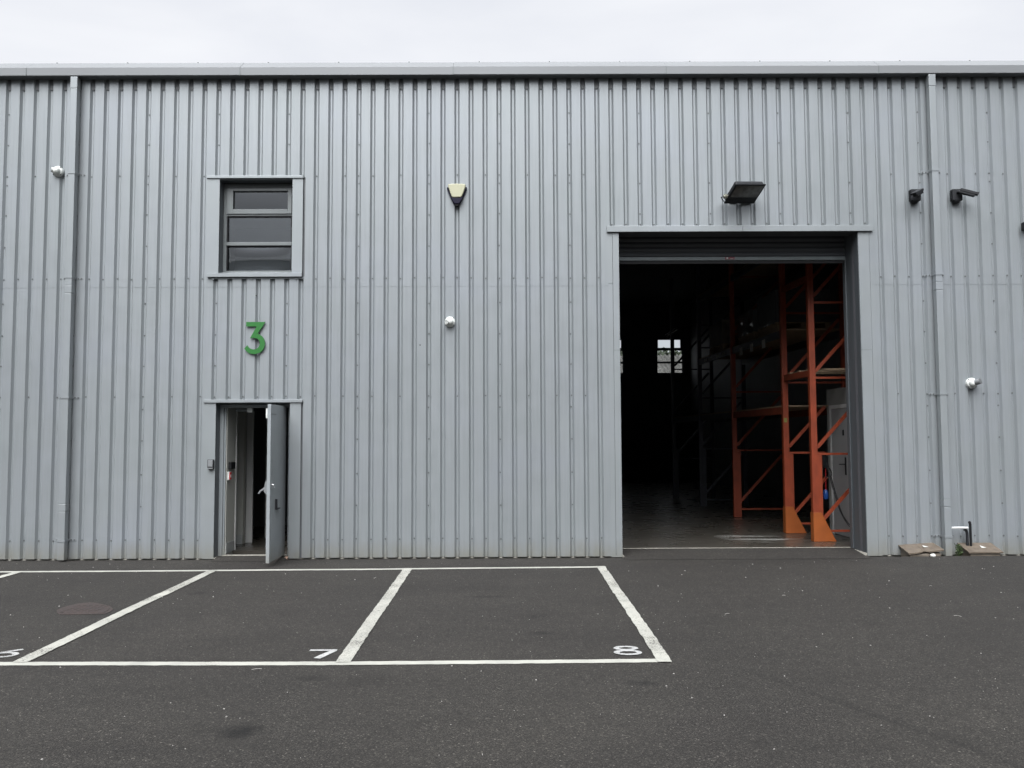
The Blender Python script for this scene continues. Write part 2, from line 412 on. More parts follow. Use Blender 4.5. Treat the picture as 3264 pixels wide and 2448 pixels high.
# tarmac ramp up into the loading opening, and the one at the office door
g = MB()
g.add([(8.69, -.25, .004), (12.07, -.25, .004), (12.07, .5, .056), (8.69, .5, .056), (8.69, .5, -.01), (12.07, .5, -.01)], [(0, 1, 2, 3), (3, 2, 5, 4)])
struct('loading_ramp', g, M['tarmac'])
g = MB()
g.add([(3.04, -.2, .004), (4.06, -.2, .004), (4.06, .16, .032), (3.04, .16, .032)], [(0, 1, 2, 3)])
struct('doorway_ramp', g, M['tarmac'])
g = MB(); g.box(-7.9, 14.2, .5, 21.4, -.2, .057)
struct('floor', g, M['slab'])

# painted lines: wobbly-edged thin strips
def strip(mb, a, b, wd, z=.004, jit=.0045, step=.03, m=0, seed=0):
    a = Vector((*a, 0)); b = Vector((*b, 0)); d = b-a; L = d.length; d.normalize(); n = Vector((-d.y, d.x, 0))
    k = max(2, int(L/step)); vs = []
    for i in range(k+1):
        p = a + d*L*i/k
        w1 = wd/2 + jit*noise.noise(p*9+Vector((seed, 0, 3)))*1.6 + jit*.7*(random.random()-.5)
        w2 = wd/2 + jit*noise.noise(p*9+Vector((seed, 7, 9)))*1.6 + jit*.7*(random.random()-.5)
        bow = .012*noise.noise(Vector((p.x*.8, p.y*.8, seed+.5)))
        vs += [p + n*(w1+bow) + Vector((0, 0, z)), p - n*(w2-bow) + Vector((0, 0, z))]
    mb.add(vs, [(2*i, 2*i+1, 2*i+3, 2*i+2) for i in range(k)], m)
mk = MB()
strip(mk, (-6.6, -1.115), (3.0, -1.03), .105, .004, seed=1)
strip(mk, (3.0, -1.03), (5.6, -.975), .105, .004, seed=1.3)
strip(mk, (5.6, -.975), (8.36, -.885), .105, .004, seed=2)
strip(mk, (-6.6, -5.47), (3.2, -5.525), .10, .004, seed=3)
strip(mk, (3.2, -5.525), (5.9, -5.575), .10, .004, seed=4)
strip(mk, (5.9, -5.575), (8.24, -5.54), .098, .004, seed=5)
strip(mk, (-1.38, -1.04), (-1.45, -5.5), .105, .008, m=1, seed=6)
strip(mk, (.945, -1.06), (1.0, -5.47), .105, .008, m=0, seed=7)
strip(mk, (3.365, -1.02), (3.46, -5.5), .115, .008, m=1, seed=8)
strip(mk, (5.823, -.93), (5.885, -5.55), .112, .008, m=1, seed=9)
strip(mk, (8.30, -.835), (8.265, -5.59), .108, .008, m=1, seed=10)
struct('bay_lines', mk, [M['paint'], M['paintworn']])

def stroke(mb, pts, wd, z=.006, closed=False, jit=.0035):
    P = [Vector((x, y, 0)) for x, y in pts]; n = len(P); vs = []
    for i, p in enumerate(P):
        q0 = P[(i-1) % n] if (closed or i > 0) else p; q1 = P[(i+1) % n] if (closed or i < n-1) else p
        d = (q1-q0).normalized(); nn = Vector((-d.y, d.x, 0))
        a = wd/2 + jit*(random.random()-.5)*2
        vs += [p+nn*a+Vector((0, 0, z)), p-nn*a+Vector((0, 0, z))]
    k = n if closed else n-1
    mb.add(vs, [(2*i, 2*i+1, (2*i+3) % (2*n), (2*i+2) % (2*n)) for i in range(k)])
def ell(cx, cy, rx, ry, a0, a1, n=26): return [(cx+rx*math.cos(R(a0+(a1-a0)*i/n)), cy+ry*math.sin(R(a0+(a1-a0)*i/n))) for i in range(n+1)]
d6 = MB(); stroke(d6, ell(3.208, -5.268, .085, .068, 0, 346), .044, closed=True)
stroke(d6, [(3.262, -5.098), (3.215, -5.14), (3.165, -5.185), (3.135, -5.215), (3.124, -5.25)], .046, .0065)
struct('painted_number', d6, M['digit'], (3.2, -5.27, 0))
d7 = MB(); stroke(d7, [(5.552, -5.178), (5.61, -5.178), (5.68, -5.178), (5.765, -5.178)], .050)
stroke(d7, [(5.745, -5.19), (5.72, -5.26), (5.69, -5.345), (5.662, -5.43)], .054, .0065)
struct('painted_number', d7, M['digit'], (5.66, -5.29, 0))
d8 = MB(); stroke(d8, ell(8.035, -5.163, .075, .050, 0, 346), .044, closed=True)
stroke(d8, ell(8.033, -5.302, .088, .060, 0, 346), .044, .0065, closed=True)
struct('painted_number', d8, M['digit'], (8.03, -5.24, 0))

# ------------------------------------------------------------------ warehouse
wh = root('warehouse', (7, 0, 0), 'long grey box-profile steel clad warehouse unit with an open loading door', 'warehouse')
X0, X1 = -8.0, 22.0
OPEN = [(2.90, 4.25, 3.95, 5.37), (2.90, 4.25, -1, 2.19), (8.535, 12.24, -1, 4.60)]   # x0,x1,z0,z1
D = .037
def profile():
    pts = []; k = int(X0*5)-1
    x = k*.2
    while x < X1+.3:
        pts += [(x-.0370, -D), (x-.0120, 0), (x+.0120, 0), (x+.0370, -D)]; x += .2
    out = [(X0, -D)] + [p for p in pts if X0 < p[0] < X1] + [(X1, -D)]
    ex = sorted(set([o[0] for o in OPEN]+[o[1] for o in OPEN])); res = []
    for a, b in zip(out, out[1:]):
        res.append(a)
        for e in ex:
            if a[0] < e < b[0]:
                t = (e-a[0])/(b[0]-a[0]); res.append((e, a[1]+(b[1]-a[1])*t))
    return res + [out[-1]]
def sheet(z0, z1, dy):
    mb = MB(); P = profile(); th = .0015
    for a, b in zip(P, P[1:]):
        mx = (a[0]+b[0])/2; segs = [(z0, z1)]
        for ox0, ox1, oz0, oz1 in OPEN:
            if ox0 < mx < ox1:
                ns = []
                for s0, s1 in segs:
                    if oz1 <= s0 or oz0 >= s1: ns.append((s0, s1)); continue
                    if oz0 > s0: ns.append((s0, oz0))
                    if oz1 < s1: ns.append((oz1, s1))
                segs = ns
        for s0, s1 in segs:
            mb.add([(a[0], a[1]+dy, s0), (b[0], b[1]+dy, s0), (b[0], b[1]+dy, s1), (a[0], a[1]+dy, s1),
                    (a[0], a[1]+dy+th, s0), (b[0], b[1]+dy+th, s0)], [(0, 1, 2, 3), (0, 4, 5, 1)])
    return mb
def in_open(x, z, pad=0):
    return any(a-pad < x < b+pad and c-pad < z < d+pad for a, b, c, d in OPEN)
def screws(mb, z0, z1, dy):
    for k in range(int(X0*5), int(X1*5)):
        x = k*.2; seam = (k % 5 == 0)
        lv = [.272+.0012*(12-x)*0, 3.925]
        alt = ((k % 2 == 0) == (x < 7.0)) or seam
        lv += [2.255, 5.402] if alt else []
        if 2.87 < x < 4.25: lv = [5.402, 2.255, 3.905]
        if 8.5 < x < 12.3: lv = [4.685]
        if seam: lv += [.73, 1.18, 1.65, 2.09, 2.69, 3.13, 3.57, 4.39, 4.84, 5.28, 5.86, 6.30]
        lv.append(6.655)
        for z in lv:
            zz = z + random.uniform(-.008, .008); xx = x + random.uniform(-.004, .004)
            if not (z0 <= zz < z1) or in_open(xx, zz): continue
            mb.tube([(xx, dy-.0005, zz), (xx, dy-.003, zz)], .0115, 8, 1)
            mb.tube([(xx, dy-.003, zz), (xx, dy-.010, zz)], .0075, 6, 1)
lo = sheet(.022, 3.835, 0); screws(lo, 0, 3.835, 0); part('wall_cladding', lo, [M['clad'], M['screw']], wh)
hi = sheet(3.80, 6.95, -.0022); screws(hi, 3.835, 7, -.0022); part('wall_cladding', hi, [M['clad'], M['screw']], wh)
# profile fillers at the heads of the grooves
f = MB()
for k in range(-8, 78):
    x = k*.2
    f.prism([(x-.0275, 6.66), (x+.0275, 6.66), (x+.0275, 6.95), (x-.0275, 6.95)], -.017, -.0025)
parts('profile_filler', f, M['soffit'], wh)
# concrete upstand, backing wall
u = MB()
for a, b in ((X0, 3.03), (4.07, 8.69), (12.08, X1)): u.box(a, b, .004, .11, -.1, .019)
parts('concrete_upstand', u, M['concrete'], wh)
def holed(x0, x1, z0, z1, y0, y1, holes):
    mb = MB(); X = sorted(set([x0, x1]+[h[i] for h in holes for i in (0, 1)])); Z = sorted(set([z0, z1]+[min(max(h[i], z0), z1) for h in holes for i in (2, 3)]))
    X = [x for x in X if x0 <= x <= x1]
    def solid(i, j):
        if i < 0 or j < 0 or i >= len(X)-1 or j >= len(Z)-1: return False
        cx, cz = (X[i]+X[i+1])/2, (Z[j]+Z[j+1])/2
        return not any(h[0] < cx < h[1] and h[2] < cz < h[3] for h in holes)
    for i in range(len(X)-1):
        for j in range(len(Z)-1):
            if not solid(i, j): continue
            a, b, c, d = X[i], X[i+1], Z[j], Z[j+1]
            mb.add([(a, y0, c), (b, y0, c), (b, y0, d), (a, y0, d), (a, y1, c), (b, y1, c), (b, y1, d), (a, y1, d)], [(0, 1, 2, 3), (4, 7, 6, 5)])
            q = len(mb.v)-8
            for (ii, jj, F) in ((i-1, j, (0, 3, 7, 4)), (i+1, j, (1, 5, 6, 2)), (i, j-1, (0, 4, 5, 1)), (i, j+1, (3, 2, 6, 7))):
                if not solid(ii, jj): mb.f.append(tuple(q+t for t in F)); mb.m.append(0)
    return mb
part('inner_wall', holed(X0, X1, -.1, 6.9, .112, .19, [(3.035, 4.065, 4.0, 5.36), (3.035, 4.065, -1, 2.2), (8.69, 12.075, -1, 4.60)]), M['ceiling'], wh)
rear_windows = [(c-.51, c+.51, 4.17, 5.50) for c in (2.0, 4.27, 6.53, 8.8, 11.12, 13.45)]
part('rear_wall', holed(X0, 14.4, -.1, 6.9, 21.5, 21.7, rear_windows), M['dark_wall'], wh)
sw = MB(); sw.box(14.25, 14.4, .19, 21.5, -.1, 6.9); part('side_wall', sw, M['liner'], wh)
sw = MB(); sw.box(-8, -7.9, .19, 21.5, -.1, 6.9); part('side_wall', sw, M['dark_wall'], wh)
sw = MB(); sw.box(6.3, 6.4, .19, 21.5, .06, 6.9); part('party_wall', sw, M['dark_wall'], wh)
rf = MB(); rf.add([(X0, -.02, 6.93), (X1, -.02, 6.93), (X1, 10.7, 7.6), (X0, 10.7, 7.6), (X1, 21.8, 6.9), (X0, 21.8, 6.9)], [(0, 1, 2, 3), (3, 2, 4, 5)])
part('roof', rf, M['ceiling'], wh)
e = MB(); e.box(X0, X1, .06, 21.75, 6.84, 6.90); part('ceiling', e, M['ceiling'], wh)  # flat slab added to stop sky light leaking in past the open gables
# eaves: boxed gutter fascia with a sloping cap
def sweep(mb, prof, x0, x1, m=0):
    n = len(prof)
    mb.add([(x0, y, z) for y, z in prof]+[(x1, y, z) for y, z in prof], [(i, i+1, n+i+1, n+i) for i in range(n-1)] + [tuple(range(n))[::-1], tuple(n+i for i in range(n))], m)
jo = [.315+3.02*i for i in range(-3, 8)]
gt = MB(); xs_ = [X0]+[j for j in jo if X0 < j < X1]+[X1]
for a, b in zip(xs_, xs_[1:]):
    dz = random.uniform(-.002, .002)
    sweep(gt, [(-.034, 6.81+dz), (-.17, 6.808+dz), (-.172, 6.918+dz), (-.16, 6.926+dz), (.02, 7.068+dz), (.10, 7.068+dz), (.10, 6.96)], a+.0015, b-.0015)
parts('eaves_gutter', gt, M['gutter'], wh)
gj = MB()
for j in jo:
    if X0 < j < X1:
        gj.box(j-.006, j+.006, -.176, -.168, 6.812, 6.915); gj.box(j-.012, j+.002, -.18, -.15, 6.80, 6.815)
for i in range(-8, 22): gj.box(.645+i*1.012-.009, .645+i*1.012+.009, .02, .05, 7.062, 7.079)
parts('gutter_joint', gj, M['frame'], wh)
sf = MB(); sf.box(X0, X1, -.16, -.0385, 6.800, 6.806); part('soffit', sf, M['soffit'], wh)

# ---- upper window
def bulge_pane(x0, x1, z0, z1, y, amt, ex=1.0):
    mb = MB(); nx, nz = 28, 20
    for j in range(nz+1):
        for i in range(nx+1):
            u_, v_ = i/nx*2-1, j/nz*2-1
            mb.v.append((x0+(x1-x0)*i/nx, y+amt*(1-abs(u_)**2.4)*(1-abs(v_)**2.4), z0+(z1-z0)*j/nz))
    for j in range(nz):
        for i in range(nx):
            a = j*(nx+1)+i; mb.f.append((a, a+1, a+nx+2, a+nx+1)); mb.m.append(0)
    return mb
win = MB()
YF = .135
win.box(3.037, 3.085, YF, YF+.05, 4.04, 5.33); win.box(4.02, 4.063, YF, YF+.05, 4.04, 5.33)      # jambs
win.box(3.085, 4.02, YF, YF+.05, 5.27, 5.33)                                                  # head
win.box(3.085, 4.02, YF, YF+.05, 4.04, 4.065)
win.box(3.085, 4.02, YF-.012, YF+.05, 4.43, 4.478)                                            # transoms
win.box(3.085, 4.02, YF-.004, YF+.05, 4.862, 4.885)
frame = part('window', win, M['frame'], wh, bevel=.003)
cs = MB(); cs.box(3.088, 3.175, YF-.02, YF+.035, 4.925, 5.262); cs.box(3.96, 4.017, YF-.02, YF+.035, 4.925, 5.262)
cs.box(3.175, 3.96, YF-.02, YF+.035, 5.222, 5.262); cs.box(3.175, 3.96, YF-.02, YF+.035, 4.888, 4.955); cs.box(3.088, 3.175, YF-.02, YF+.035, 4.888, 4.925); cs.box(3.96, 4.017, YF-.02, YF+.035, 4.888, 4.925)
part('opening_light', cs, M['frame'], frame, bevel=.003)
part('pane', bulge_pane(3.17, 3.965, 4.95, 5.225, YF+.024, -.0006), M['glass'], frame, smooth=True)
part('pane', bulge_pane(3.08, 4.025, 4.475, 4.864, YF+.030, -.0012), M['glass'], frame, smooth=True)
part('inner_pane', bulge_pane(3.08, 4.025, 4.475, 4.864, YF+.046, .0026), M['glass'], frame, smooth=True)
part('inner_pane', bulge_pane(3.08, 4.025, 4.062, 4.432, YF+.046, .0080), M['glass'], frame, smooth=True)
part('pane', bulge_pane(3.08, 4.025, 4.062, 4.432, YF+.034, -.0072), M['glass'], frame, smooth=True)
bd = MB()
for a, b, c_, d in ((3.085, 4.02, 4.478, 4.862), (3.085, 4.02, 4.065, 4.43)):
    bd.box(a, a+.016, YF+.006, YF+.03, c_, d); bd.box(b-.016, b, YF+.006, YF+.03, c_, d); bd.box(a+.016, b-.016, YF+.006, YF+.03, d-.014, d)
part('gasket', bd, M['black'], frame)
fl = MB()
fl.box(2.846, 3.034, -.040, -.030, 3.99, 5.357); fl.box(4.066, 4.216, -.040, -.030, 3.99, 5.357)
parts('window_flashing', fl, M['trim'], wh, bevel=.002)
fl = MB(); fl.prism([(2.852, 5.357), (4.216, 5.357), (4.216, 5.389), (2.852, 5.389)], -.058, -.030)
fl.box(2.86, 4.21, -.047, -.030, 5.389, 5.398)
part('head_flashing', fl, M['trim'], wh, bevel=.002)
sl = MB(); sl.add([(2.886, -.085, 3.94), (4.22, -.085, 3.94), (4.22, -.085, 3.988), (2.886, -.085, 3.988), (2.886, -.028, 4.003), (4.22, -.028, 4.003), (3.035, .14, 4.044), (4.066, .14, 4.044), (3.035, -.028, 4.003), (4.066, -.028, 4.003),
    (2.886, -.028, 3.94), (4.22, -.028, 3.94)], [(0, 1, 2, 3), (3, 2, 5, 4), (8, 9, 7, 6), (0, 3, 4, 10), (1, 11, 5, 2), (0, 10, 11, 1)])
sl.box(2.94, 4.235, -.046, -.030, 3.915, 3.938)
for x in (2.965, 3.50, 4.13): sl.box(x-.015, x+.015, -.052, -.040, 3.905, 3.936)
part('sill', sl, M['trim'], wh)
rv = MB(); rv.box(3.026, 3.0345, -.03, .135, 3.99, 5.357); rv.box(4.0655, 4.074, -.03, .135, 3.99, 5.357); rv.box(3.0345, 4.0655, -.03, .135, 5.340, 5.356)
parts('window_reveal', rv, M['steel_dark'], wh)
gp = MB()
for z0, z1 in ((3.93, 5.38), (.022, 2.19)): gp.box(4.221, 4.246, -.012, -.006, z0, z1)
parts('shadow_gap', gp, M['soffit'], wh)

# ---- office doorway
fl = MB(); fl.box(2.872, 3.034, -.040, -.030, .012, 2.172); fl.box(4.066, 4.222, -.040, -.030, .012, 2.172)
parts('door_flashing', fl, M['trim'], wh, bevel=.002)
fl = MB(); fl.prism([(2.868, 2.172), (4.243, 2.172), (4.243, 2.212), (2.868, 2.212)], -.060, -.030); part('head_flashing', fl, M['trim'], wh, bevel=.002)
rv = MB(); rv.box(3.026, 3.0345, -.03, .135, .012, 2.172); rv.box(4.0655, 4.074, -.03, .135, .012, 2.172); rv.box(3.0345, 4.0655, -.03, .135, 2.160, 2.171)
parts('door_reveal', rv, M['steel_dark'], wh)
df = MB(); df.box(3.036, 3.088, .135, .20, .03, 2.15); df.box(4.005, 4.064, .135, .20, .03, 2.15); df.box(3.088, 4.005, .135, .20, 2.105, 2.15)
df.box(3.088, 3.112, .165, .20, .03, 2.105); 
part('door_frame', df, M['door'], wh, bevel=.002)
th = MB(); th.box(3.088, 4.005, .14, .20, .02, .040); th.prism([(3.037, .0), (3.075, .0), (3.037, .028)], -.04, .134)
parts('threshold', th, M['concrete'], wh)
# leaf: hinged on the right, open a little past a right angle
dl = root('door', (3.968, .128, .05), '', ''); del dl['label']; del dl['category']; dl.parent = wh; dl.location = Vector((3.968, .128, .05)) - Vector(wh.location)
h0 = Vector((3.975, .128, 0)); h1 = Vector((4.000, -.752, 0)); du = (h1-h0).normalized(); dn = Vector((-du.y, du.x, 0))   # dn: towards the outer face side
if dn.x < 0: dn = -dn
def dp(t, n, z): return h0 + du*t + dn*n + Vector((0, 0, z))
def dbox(mb, t0, t1, n0, n1, z0, z1, m=0): mb.obox(dp((t0+t1)/2, (n0+n1)/2, (z0+z1)/2), du*(t1-t0)/2, dn*(n1-n0)/2, Vector((0, 0, (z1-z0)/2)), m)
bpy.data.objects.remove(dl)
lf = MB(); dbox(lf, 0, .88, -.045, 0, .05, 2.118)
leaf = part('door', lf, M['door'], wh, bevel=.003)
e = MB(); dbox(e, .60, .885, 0, .004, 1.98, 2.0); part('rain_drip', e, M['frame'], leaf)
e = MB(); dbox(e, .69, .82, .001, .006, 1.195, 1.385); part('push_plate', e, M['trim'], leaf, label='pale plate on the door')
e = MB(); e.tube([dp(.80, 0, 1.06), dp(.80, .03, 1.06)], .016, 12); e.tube([dp(.80, .03, 1.06), dp(.80, .034, 1.02)], .009, 8); dbox(e, .785, .815, .0, .006, 1.02, 1.10); part('lock', e, M['chrome'], leaf)
e = MB(); dbox(e, .585, .60, .001, .03, .735, .86); dbox(e, .42, .60, .001, .03, .72, .735); part('letter_flap', e, M['blackm'], leaf)
e = MB(); e.prism([(0, 0), (1, 0), (1, 1)], 0, 1)
e = MB()
pb = [dp(.80, -.045, .93), dp(.80, -.045, 1.14), dp(.80, -.085, 1.10), dp(.80, -.105, .98), dp(.80, -.08, .94)]; pb2 = [p+du*-.05 for p in pb]
e.add(pb+pb2, [(0, 1, 2, 3, 4), (9, 8, 7, 6, 5)]+[(i, 5+i, 5+(i+1) % 5, (i+1) % 5) for i in range(5)])
e.bar(dp(.775, -.09, 1.02), dp(.775, -.155, .975), .04, .022); e.bar(dp(.775, -.15, .978), dp(.775, -.172, .945), .035, .02)
part('push_bar', e, M['gutter'], leaf, bevel=.004)
e = MB(); dbox(e, .86, .882, -.066, -.045, 1.935, 2.06); part('lock_magnet', e, M['white'], leaf, bevel=.002)
e = MB(); dbox(e, .25, .60, -.10, -.045, 1.97, 2.05); part('door_closer', e, M['frame'], leaf, bevel=.004)
e = MB(); e.box(3.23, 3.45, .21, .26, 2.055, 2.10); e.box(3.24, 3.39, .2, .21, 2.06, 2.065); e.box(3.24, 3.39, .2, .21, 2.082, 2.088); part('closer_arm', e, M['frame'], wh)
e = MB(); e.box(3.4, 3.47, .195, .25, 2.045, 2.105); parts('frame_magnet', e, M['white'], wh)
e = MB(); e.box(3.098, 3.118, .205, .22, 1.93, 2.03); part('frame_contact', e, M['white'], wh)

# ---- rooms behind the office door and the upper window
iw = MB()
iw.box(2.6, 3.122, .192, .60, .0, 2.5)
iw.box(2.0, 3.03, 1.27, 1.40, .0, 2.5)
iw.box(3.03, 3.045, 1.46, 1.55, .0, 2.3)
iw.box(3.15, 3.26, 2.05, 2.2, .0, 2.5)
iw.box(3.26, 3.5, 3.3, 3.4, .0, 2.5)
iw.box(3.5, 4.4, 2.9, 3.0, .0, 2.5)
iw.box(4.4, 4.5, .192, 3.4, 0, 2.5)
parts('office_wall', iw, M['plaster'], wh)
e = MB(); e.box(3.018, 3.12, 1.452, 1.49, .058, 2.1); e.box(3.122, 3.136, .58, .61, .058, 2.2); parts('architrave', e, M['plaster2'], wh, bevel=.003)
e = MB(); e.box(3.122, 3.130, .20, .598, .058, .20); e.box(2.3, 3.028, 1.258, 1.27, .058, .20); e.box(3.16, 3.255, 2.04, 2.05, .058, .2)
parts('skirting_board', e, M['skirt'], wh)
e = MB(); e.box(1.9, 4.6, .192, 4.0, 2.5, 2.6); e.box(1.9, 4.6, 3.9, 4.0, 0.06, 5.6); e.box(1.9, 2.0, .192, 3.9, .06, 5.6); e.box(4.5, 4.6, .192, 3.9, 0.06, 5.6); e.box(1.9, 4.6, .192, 4.0, 5.6, 5.7)
parts('office_shell', e, M['liner'], wh)
e = MB(); e.box(3.262, 3.48, 3.28, 3.298, .058, 2.1); part('dark_doorway', e, M['black'], wh)  # black panel standing in for the darkness of an open doorway

# ---- loading opening
fl = MB(); fl.box(8.60, 8.688, -.0405, -.030, .010, 4.558); fl.box(12.082, 12.236, -.0405, -.030, .010, 4.558)
parts('jamb_flashing', fl, M['trim'], wh, bevel=.002)
fl = MB(); fl.box(8.530, 8.5965, -.0385, -.030, .010, 4.558); fl.box(12.2385, 12.29, -.0385, -.030, .010, 4.558); parts('jamb_trim', fl, M['trim'], wh, bevel=.001)
fl = MB()
for a, b in ((8.520, 10.437), (10.440, 12.285)):
    fl.box(a, b, -.075, -.030, 4.562, 4.648)
part('head_flashing', fl, M['trim'], wh, bevel=.003)
fl = MB()
for a, b, z in ((8.60, 8.686, 2.885), (12.084, 12.23, 2.875), (8.532, 8.595, 3.833)): fl.box(a, b, -.0425, -.0402, z, z+.004)
parts('flashing_lap', fl, M['frame'], wh)
rv = MB(); rv.box(8.680, 8.6895, -.03, .50, .012, 4.60); rv.box(12.0755, 12.085, -.03, .50, .012, 4.60); rv.box(8.6895, 12.0755, -.03, .30, 4.575, 4.60)
parts('opening_reveal', rv, M['steel_dark'], wh)
rv = MB(); rv.box(12.06, 12.0745, .41, .50, .06, 4.6); rv.box(8.6905, 8.705, .41, .50, .06, 4.6); parts('shutter_guide', rv, M['steel_dark'], wh)
th = MB(); th.box(8.69, 12.075, .50, .53, -.1, .062)
th.prism([(12.035, 0), (12.075, 0), (12.075, .05)], -.045, .49); th.prism([(8.69, 0), (8.73, 0), (8.69, .05)], -.045, .25)
parts('threshold', th, M['concrete'], wh)
sh = MB(); z = 4.30; pr = []
while z < 4.98:
    pr += [(.42, z), (.405, z+.018), (.402, z+.04), (.41, z+.062), (.42, z+.072)]; z += .075
n = len(pr)
sh.add([(8.70, y, z) for y, z in pr]+[(12.062, y, z) for y, z in pr], [(i, i+1, n+i+1, n+i) for i in range(n-1)])
rs = part('roller_shutter', sh, M['shutter'], wh)
e = MB(); e.box(8.70, 12.062, .395, .43, 4.247, 4.299); part('bottom_rail', e, M['rail'], rs, bevel=.003)
e = MB(); e.box(8.70, 12.062, .41, .425, 4.20, 4.244); part('rubber_seal', e, M['black'], rs)
e = MB(); e.box(10.30, 10.44, .391, .3945, 4.258, 4.295, 0); e.box(10.318, 10.345, .3895, .3905, 4.264, 4.29, 1); e.box(10.375, 10.42, .3895, .3905, 4.266, 4.272, 1)
part('safety_label', e, [simple('label_red', (.16, .03, .04), .5), M['labelm']], rs)
e = MB(); e.box(8.4, 12.4, .30, .40, 4.60, 5.2); e.box(8.4, 12.4, .44, .75, 4.72, 5.2); parts('shutter_housing', e, M['ceiling'], wh)

# rear window frames with glass
for i, (a, b, c_, d) in enumerate(rear_windows):
    if b < 6.6: continue
    m_ = MB(); Y = 21.55
    m_.box(a, a+.03, Y, Y+.05, c_, d); m_.box(b-.03, b, Y, Y+.05, c_, d)
    for z0, z1 in ((c_, c_+.02), (4.56, 4.635), (5.07, 5.175), (5.49, d)): m_.box(a+.03, b-.03, Y, Y+.05, z0, z1)
    m_.box(a+.03, a+.055, Y-.01, Y+.04, 5.175, 5.49); m_.box(b-.085, b-.03, Y-.01, Y+.04, 5.175, 5.49)
    fr_ = part('rear_window', m_, M['dark_wall'], wh)
    p = MB(); p.add([(a+.03, Y+.03, c_), (b-.03, Y+.03, c_), (b-.03, Y+.03, d), (a+.03, Y+.03, d)], [(0, 1, 2, 3)]); part('pane', p, M['glass'], fr_)

# white partition with a door, inside on the right
pt = root('partition_room', (13.3, 1.6, .057), 'white walled room with a flat top just inside the loading door, behind the orange rack', 'room')
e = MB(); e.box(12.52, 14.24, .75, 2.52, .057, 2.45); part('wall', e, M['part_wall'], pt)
e = MB(); e.box(12.50, 12.519, 2.30, 2.37, .057, 2.12); e.box(12.50, 12.519, 1.25, 2.37, 2.12, 2.18); part('door_frame', e, M['plaster2'], pt, bevel=.003)
e = MB(); e.box(12.506, 12.519, 1.35, 2.298, .07, 2.115); dd = part('door', e, M['part_door'], pt)
e = MB(); e.box(12.492, 12.505, 1.70, 1.735, 1.05, 1.33); e.tube([(12.49, 1.715, 1.22), (12.45, 1.715, 1.22), (12.445, 1.83, 1.215)], .009, 8); part('handle', e, M['black'], dd)
e = MB(); e.box(12.49, 12.505, 1.76, 1.80, 1.68, 1.77); part('peephole_cover', e, M['black'], dd)

# ------------------------------------------------------------------ pallet rack
rk = root('pallet_rack', (12.1, 5.5, .057), 'tall orange pallet racking running into the dark warehouse beside the loading door', 'racking')
RK = [(11.79, 1.27), (11.73, 2.42), (11.64, 5.37), (11.55, 8.02), (11.43, 10.67)]
ZT = 5.9; DEP = 1.02
for i, (x, y) in enumerate(RK):
    e = MB()
    # open C-section post with a folded front edge
    e.box(x, x+.018, y-.045, y+.045, .06, ZT); e.box(x+.018, x+.09, y-.045, y-.035, .06, ZT); e.box(x+.018, x+.09, y+.035, y+.045, .06, ZT)
    e.box(x+.024, x+.034, y-.052, y-.046, .06, ZT)
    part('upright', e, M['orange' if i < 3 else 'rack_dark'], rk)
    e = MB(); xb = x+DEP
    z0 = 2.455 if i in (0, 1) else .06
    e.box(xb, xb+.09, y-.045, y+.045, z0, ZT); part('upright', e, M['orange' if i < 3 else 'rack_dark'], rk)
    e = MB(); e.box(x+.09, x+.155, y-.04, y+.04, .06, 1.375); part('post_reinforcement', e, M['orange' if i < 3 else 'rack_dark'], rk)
    if i < 2:
        e = MB(); e.prism([(x-.008, .06), (x+.335, .06), (x+.115, .50), (x-.008, .50)], y-.075, y-.058); e.box(x-.010, x-.004, y-.0755, y+.06, .06, .50)
        e.box(x+.1, x+.335, y-.058, y+.06, .06, .075)
        part('upright_guard', e, M['guard'], rk, bevel=.002)
    for k in range(5):
        zh = .215 + k*1.18 - (.295 if i == 4 else 0)
        if zh < 0: continue
        if zh > ZT: break
        cut = .70 if (i < 2 and zh < 2.4) else DEP
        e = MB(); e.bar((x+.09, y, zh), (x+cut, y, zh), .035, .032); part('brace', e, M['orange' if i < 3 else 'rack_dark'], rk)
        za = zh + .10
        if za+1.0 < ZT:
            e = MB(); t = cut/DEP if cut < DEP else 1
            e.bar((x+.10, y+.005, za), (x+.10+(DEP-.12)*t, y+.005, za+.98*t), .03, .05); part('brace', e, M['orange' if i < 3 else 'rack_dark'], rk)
def beam(i, z, h=.12, m='beam', dx=0, lab=False):
    (xa, ya), (xb, yb) = RK[i], RK[i+1]
    e = MB(); e.bar((xa+.045+dx, ya+.05, z-h/2), (xb+.045+dx, yb-.05, z-h/2), .05, h)
    o = part('beam', e, M[m], rk)
    return o
for i in range(1, 4):
    for z in (2.165, 3.47, 4.95):
        if i == 3 and z > 3: continue
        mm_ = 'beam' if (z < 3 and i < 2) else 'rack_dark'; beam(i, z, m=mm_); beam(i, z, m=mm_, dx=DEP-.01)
beam(0, 2.70, .10); beam(0, 2.70, .10, dx=DEP-.01); beam(0, 4.2, .10)
e = MB()
for i in range(1, 4):
    (xa, ya), (xb, yb) = RK[i], RK[i+1]
    for z in (3.475, 2.17, 4.955):
        if i == 3 and z > 3: continue
        x_ = min(xa, xb); e.add([(xa+.03, ya+.05, z), (xb+.03, yb-.05, z), (xb+DEP+.05, yb-.05, z), (xa+DEP+.05, ya+.05, z), (xa+.03, ya+.05, z+.022), (xb+.03, yb-.05, z+.022), (xb+DEP+.05, yb-.05, z+.022), (xa+DEP+.05, ya+.05, z+.022)], [(0, 1, 2, 3), (4, 7, 6, 5), (0, 4, 5, 1), (1, 5, 6, 2), (2, 6, 7, 3), (3, 7, 4, 0)])
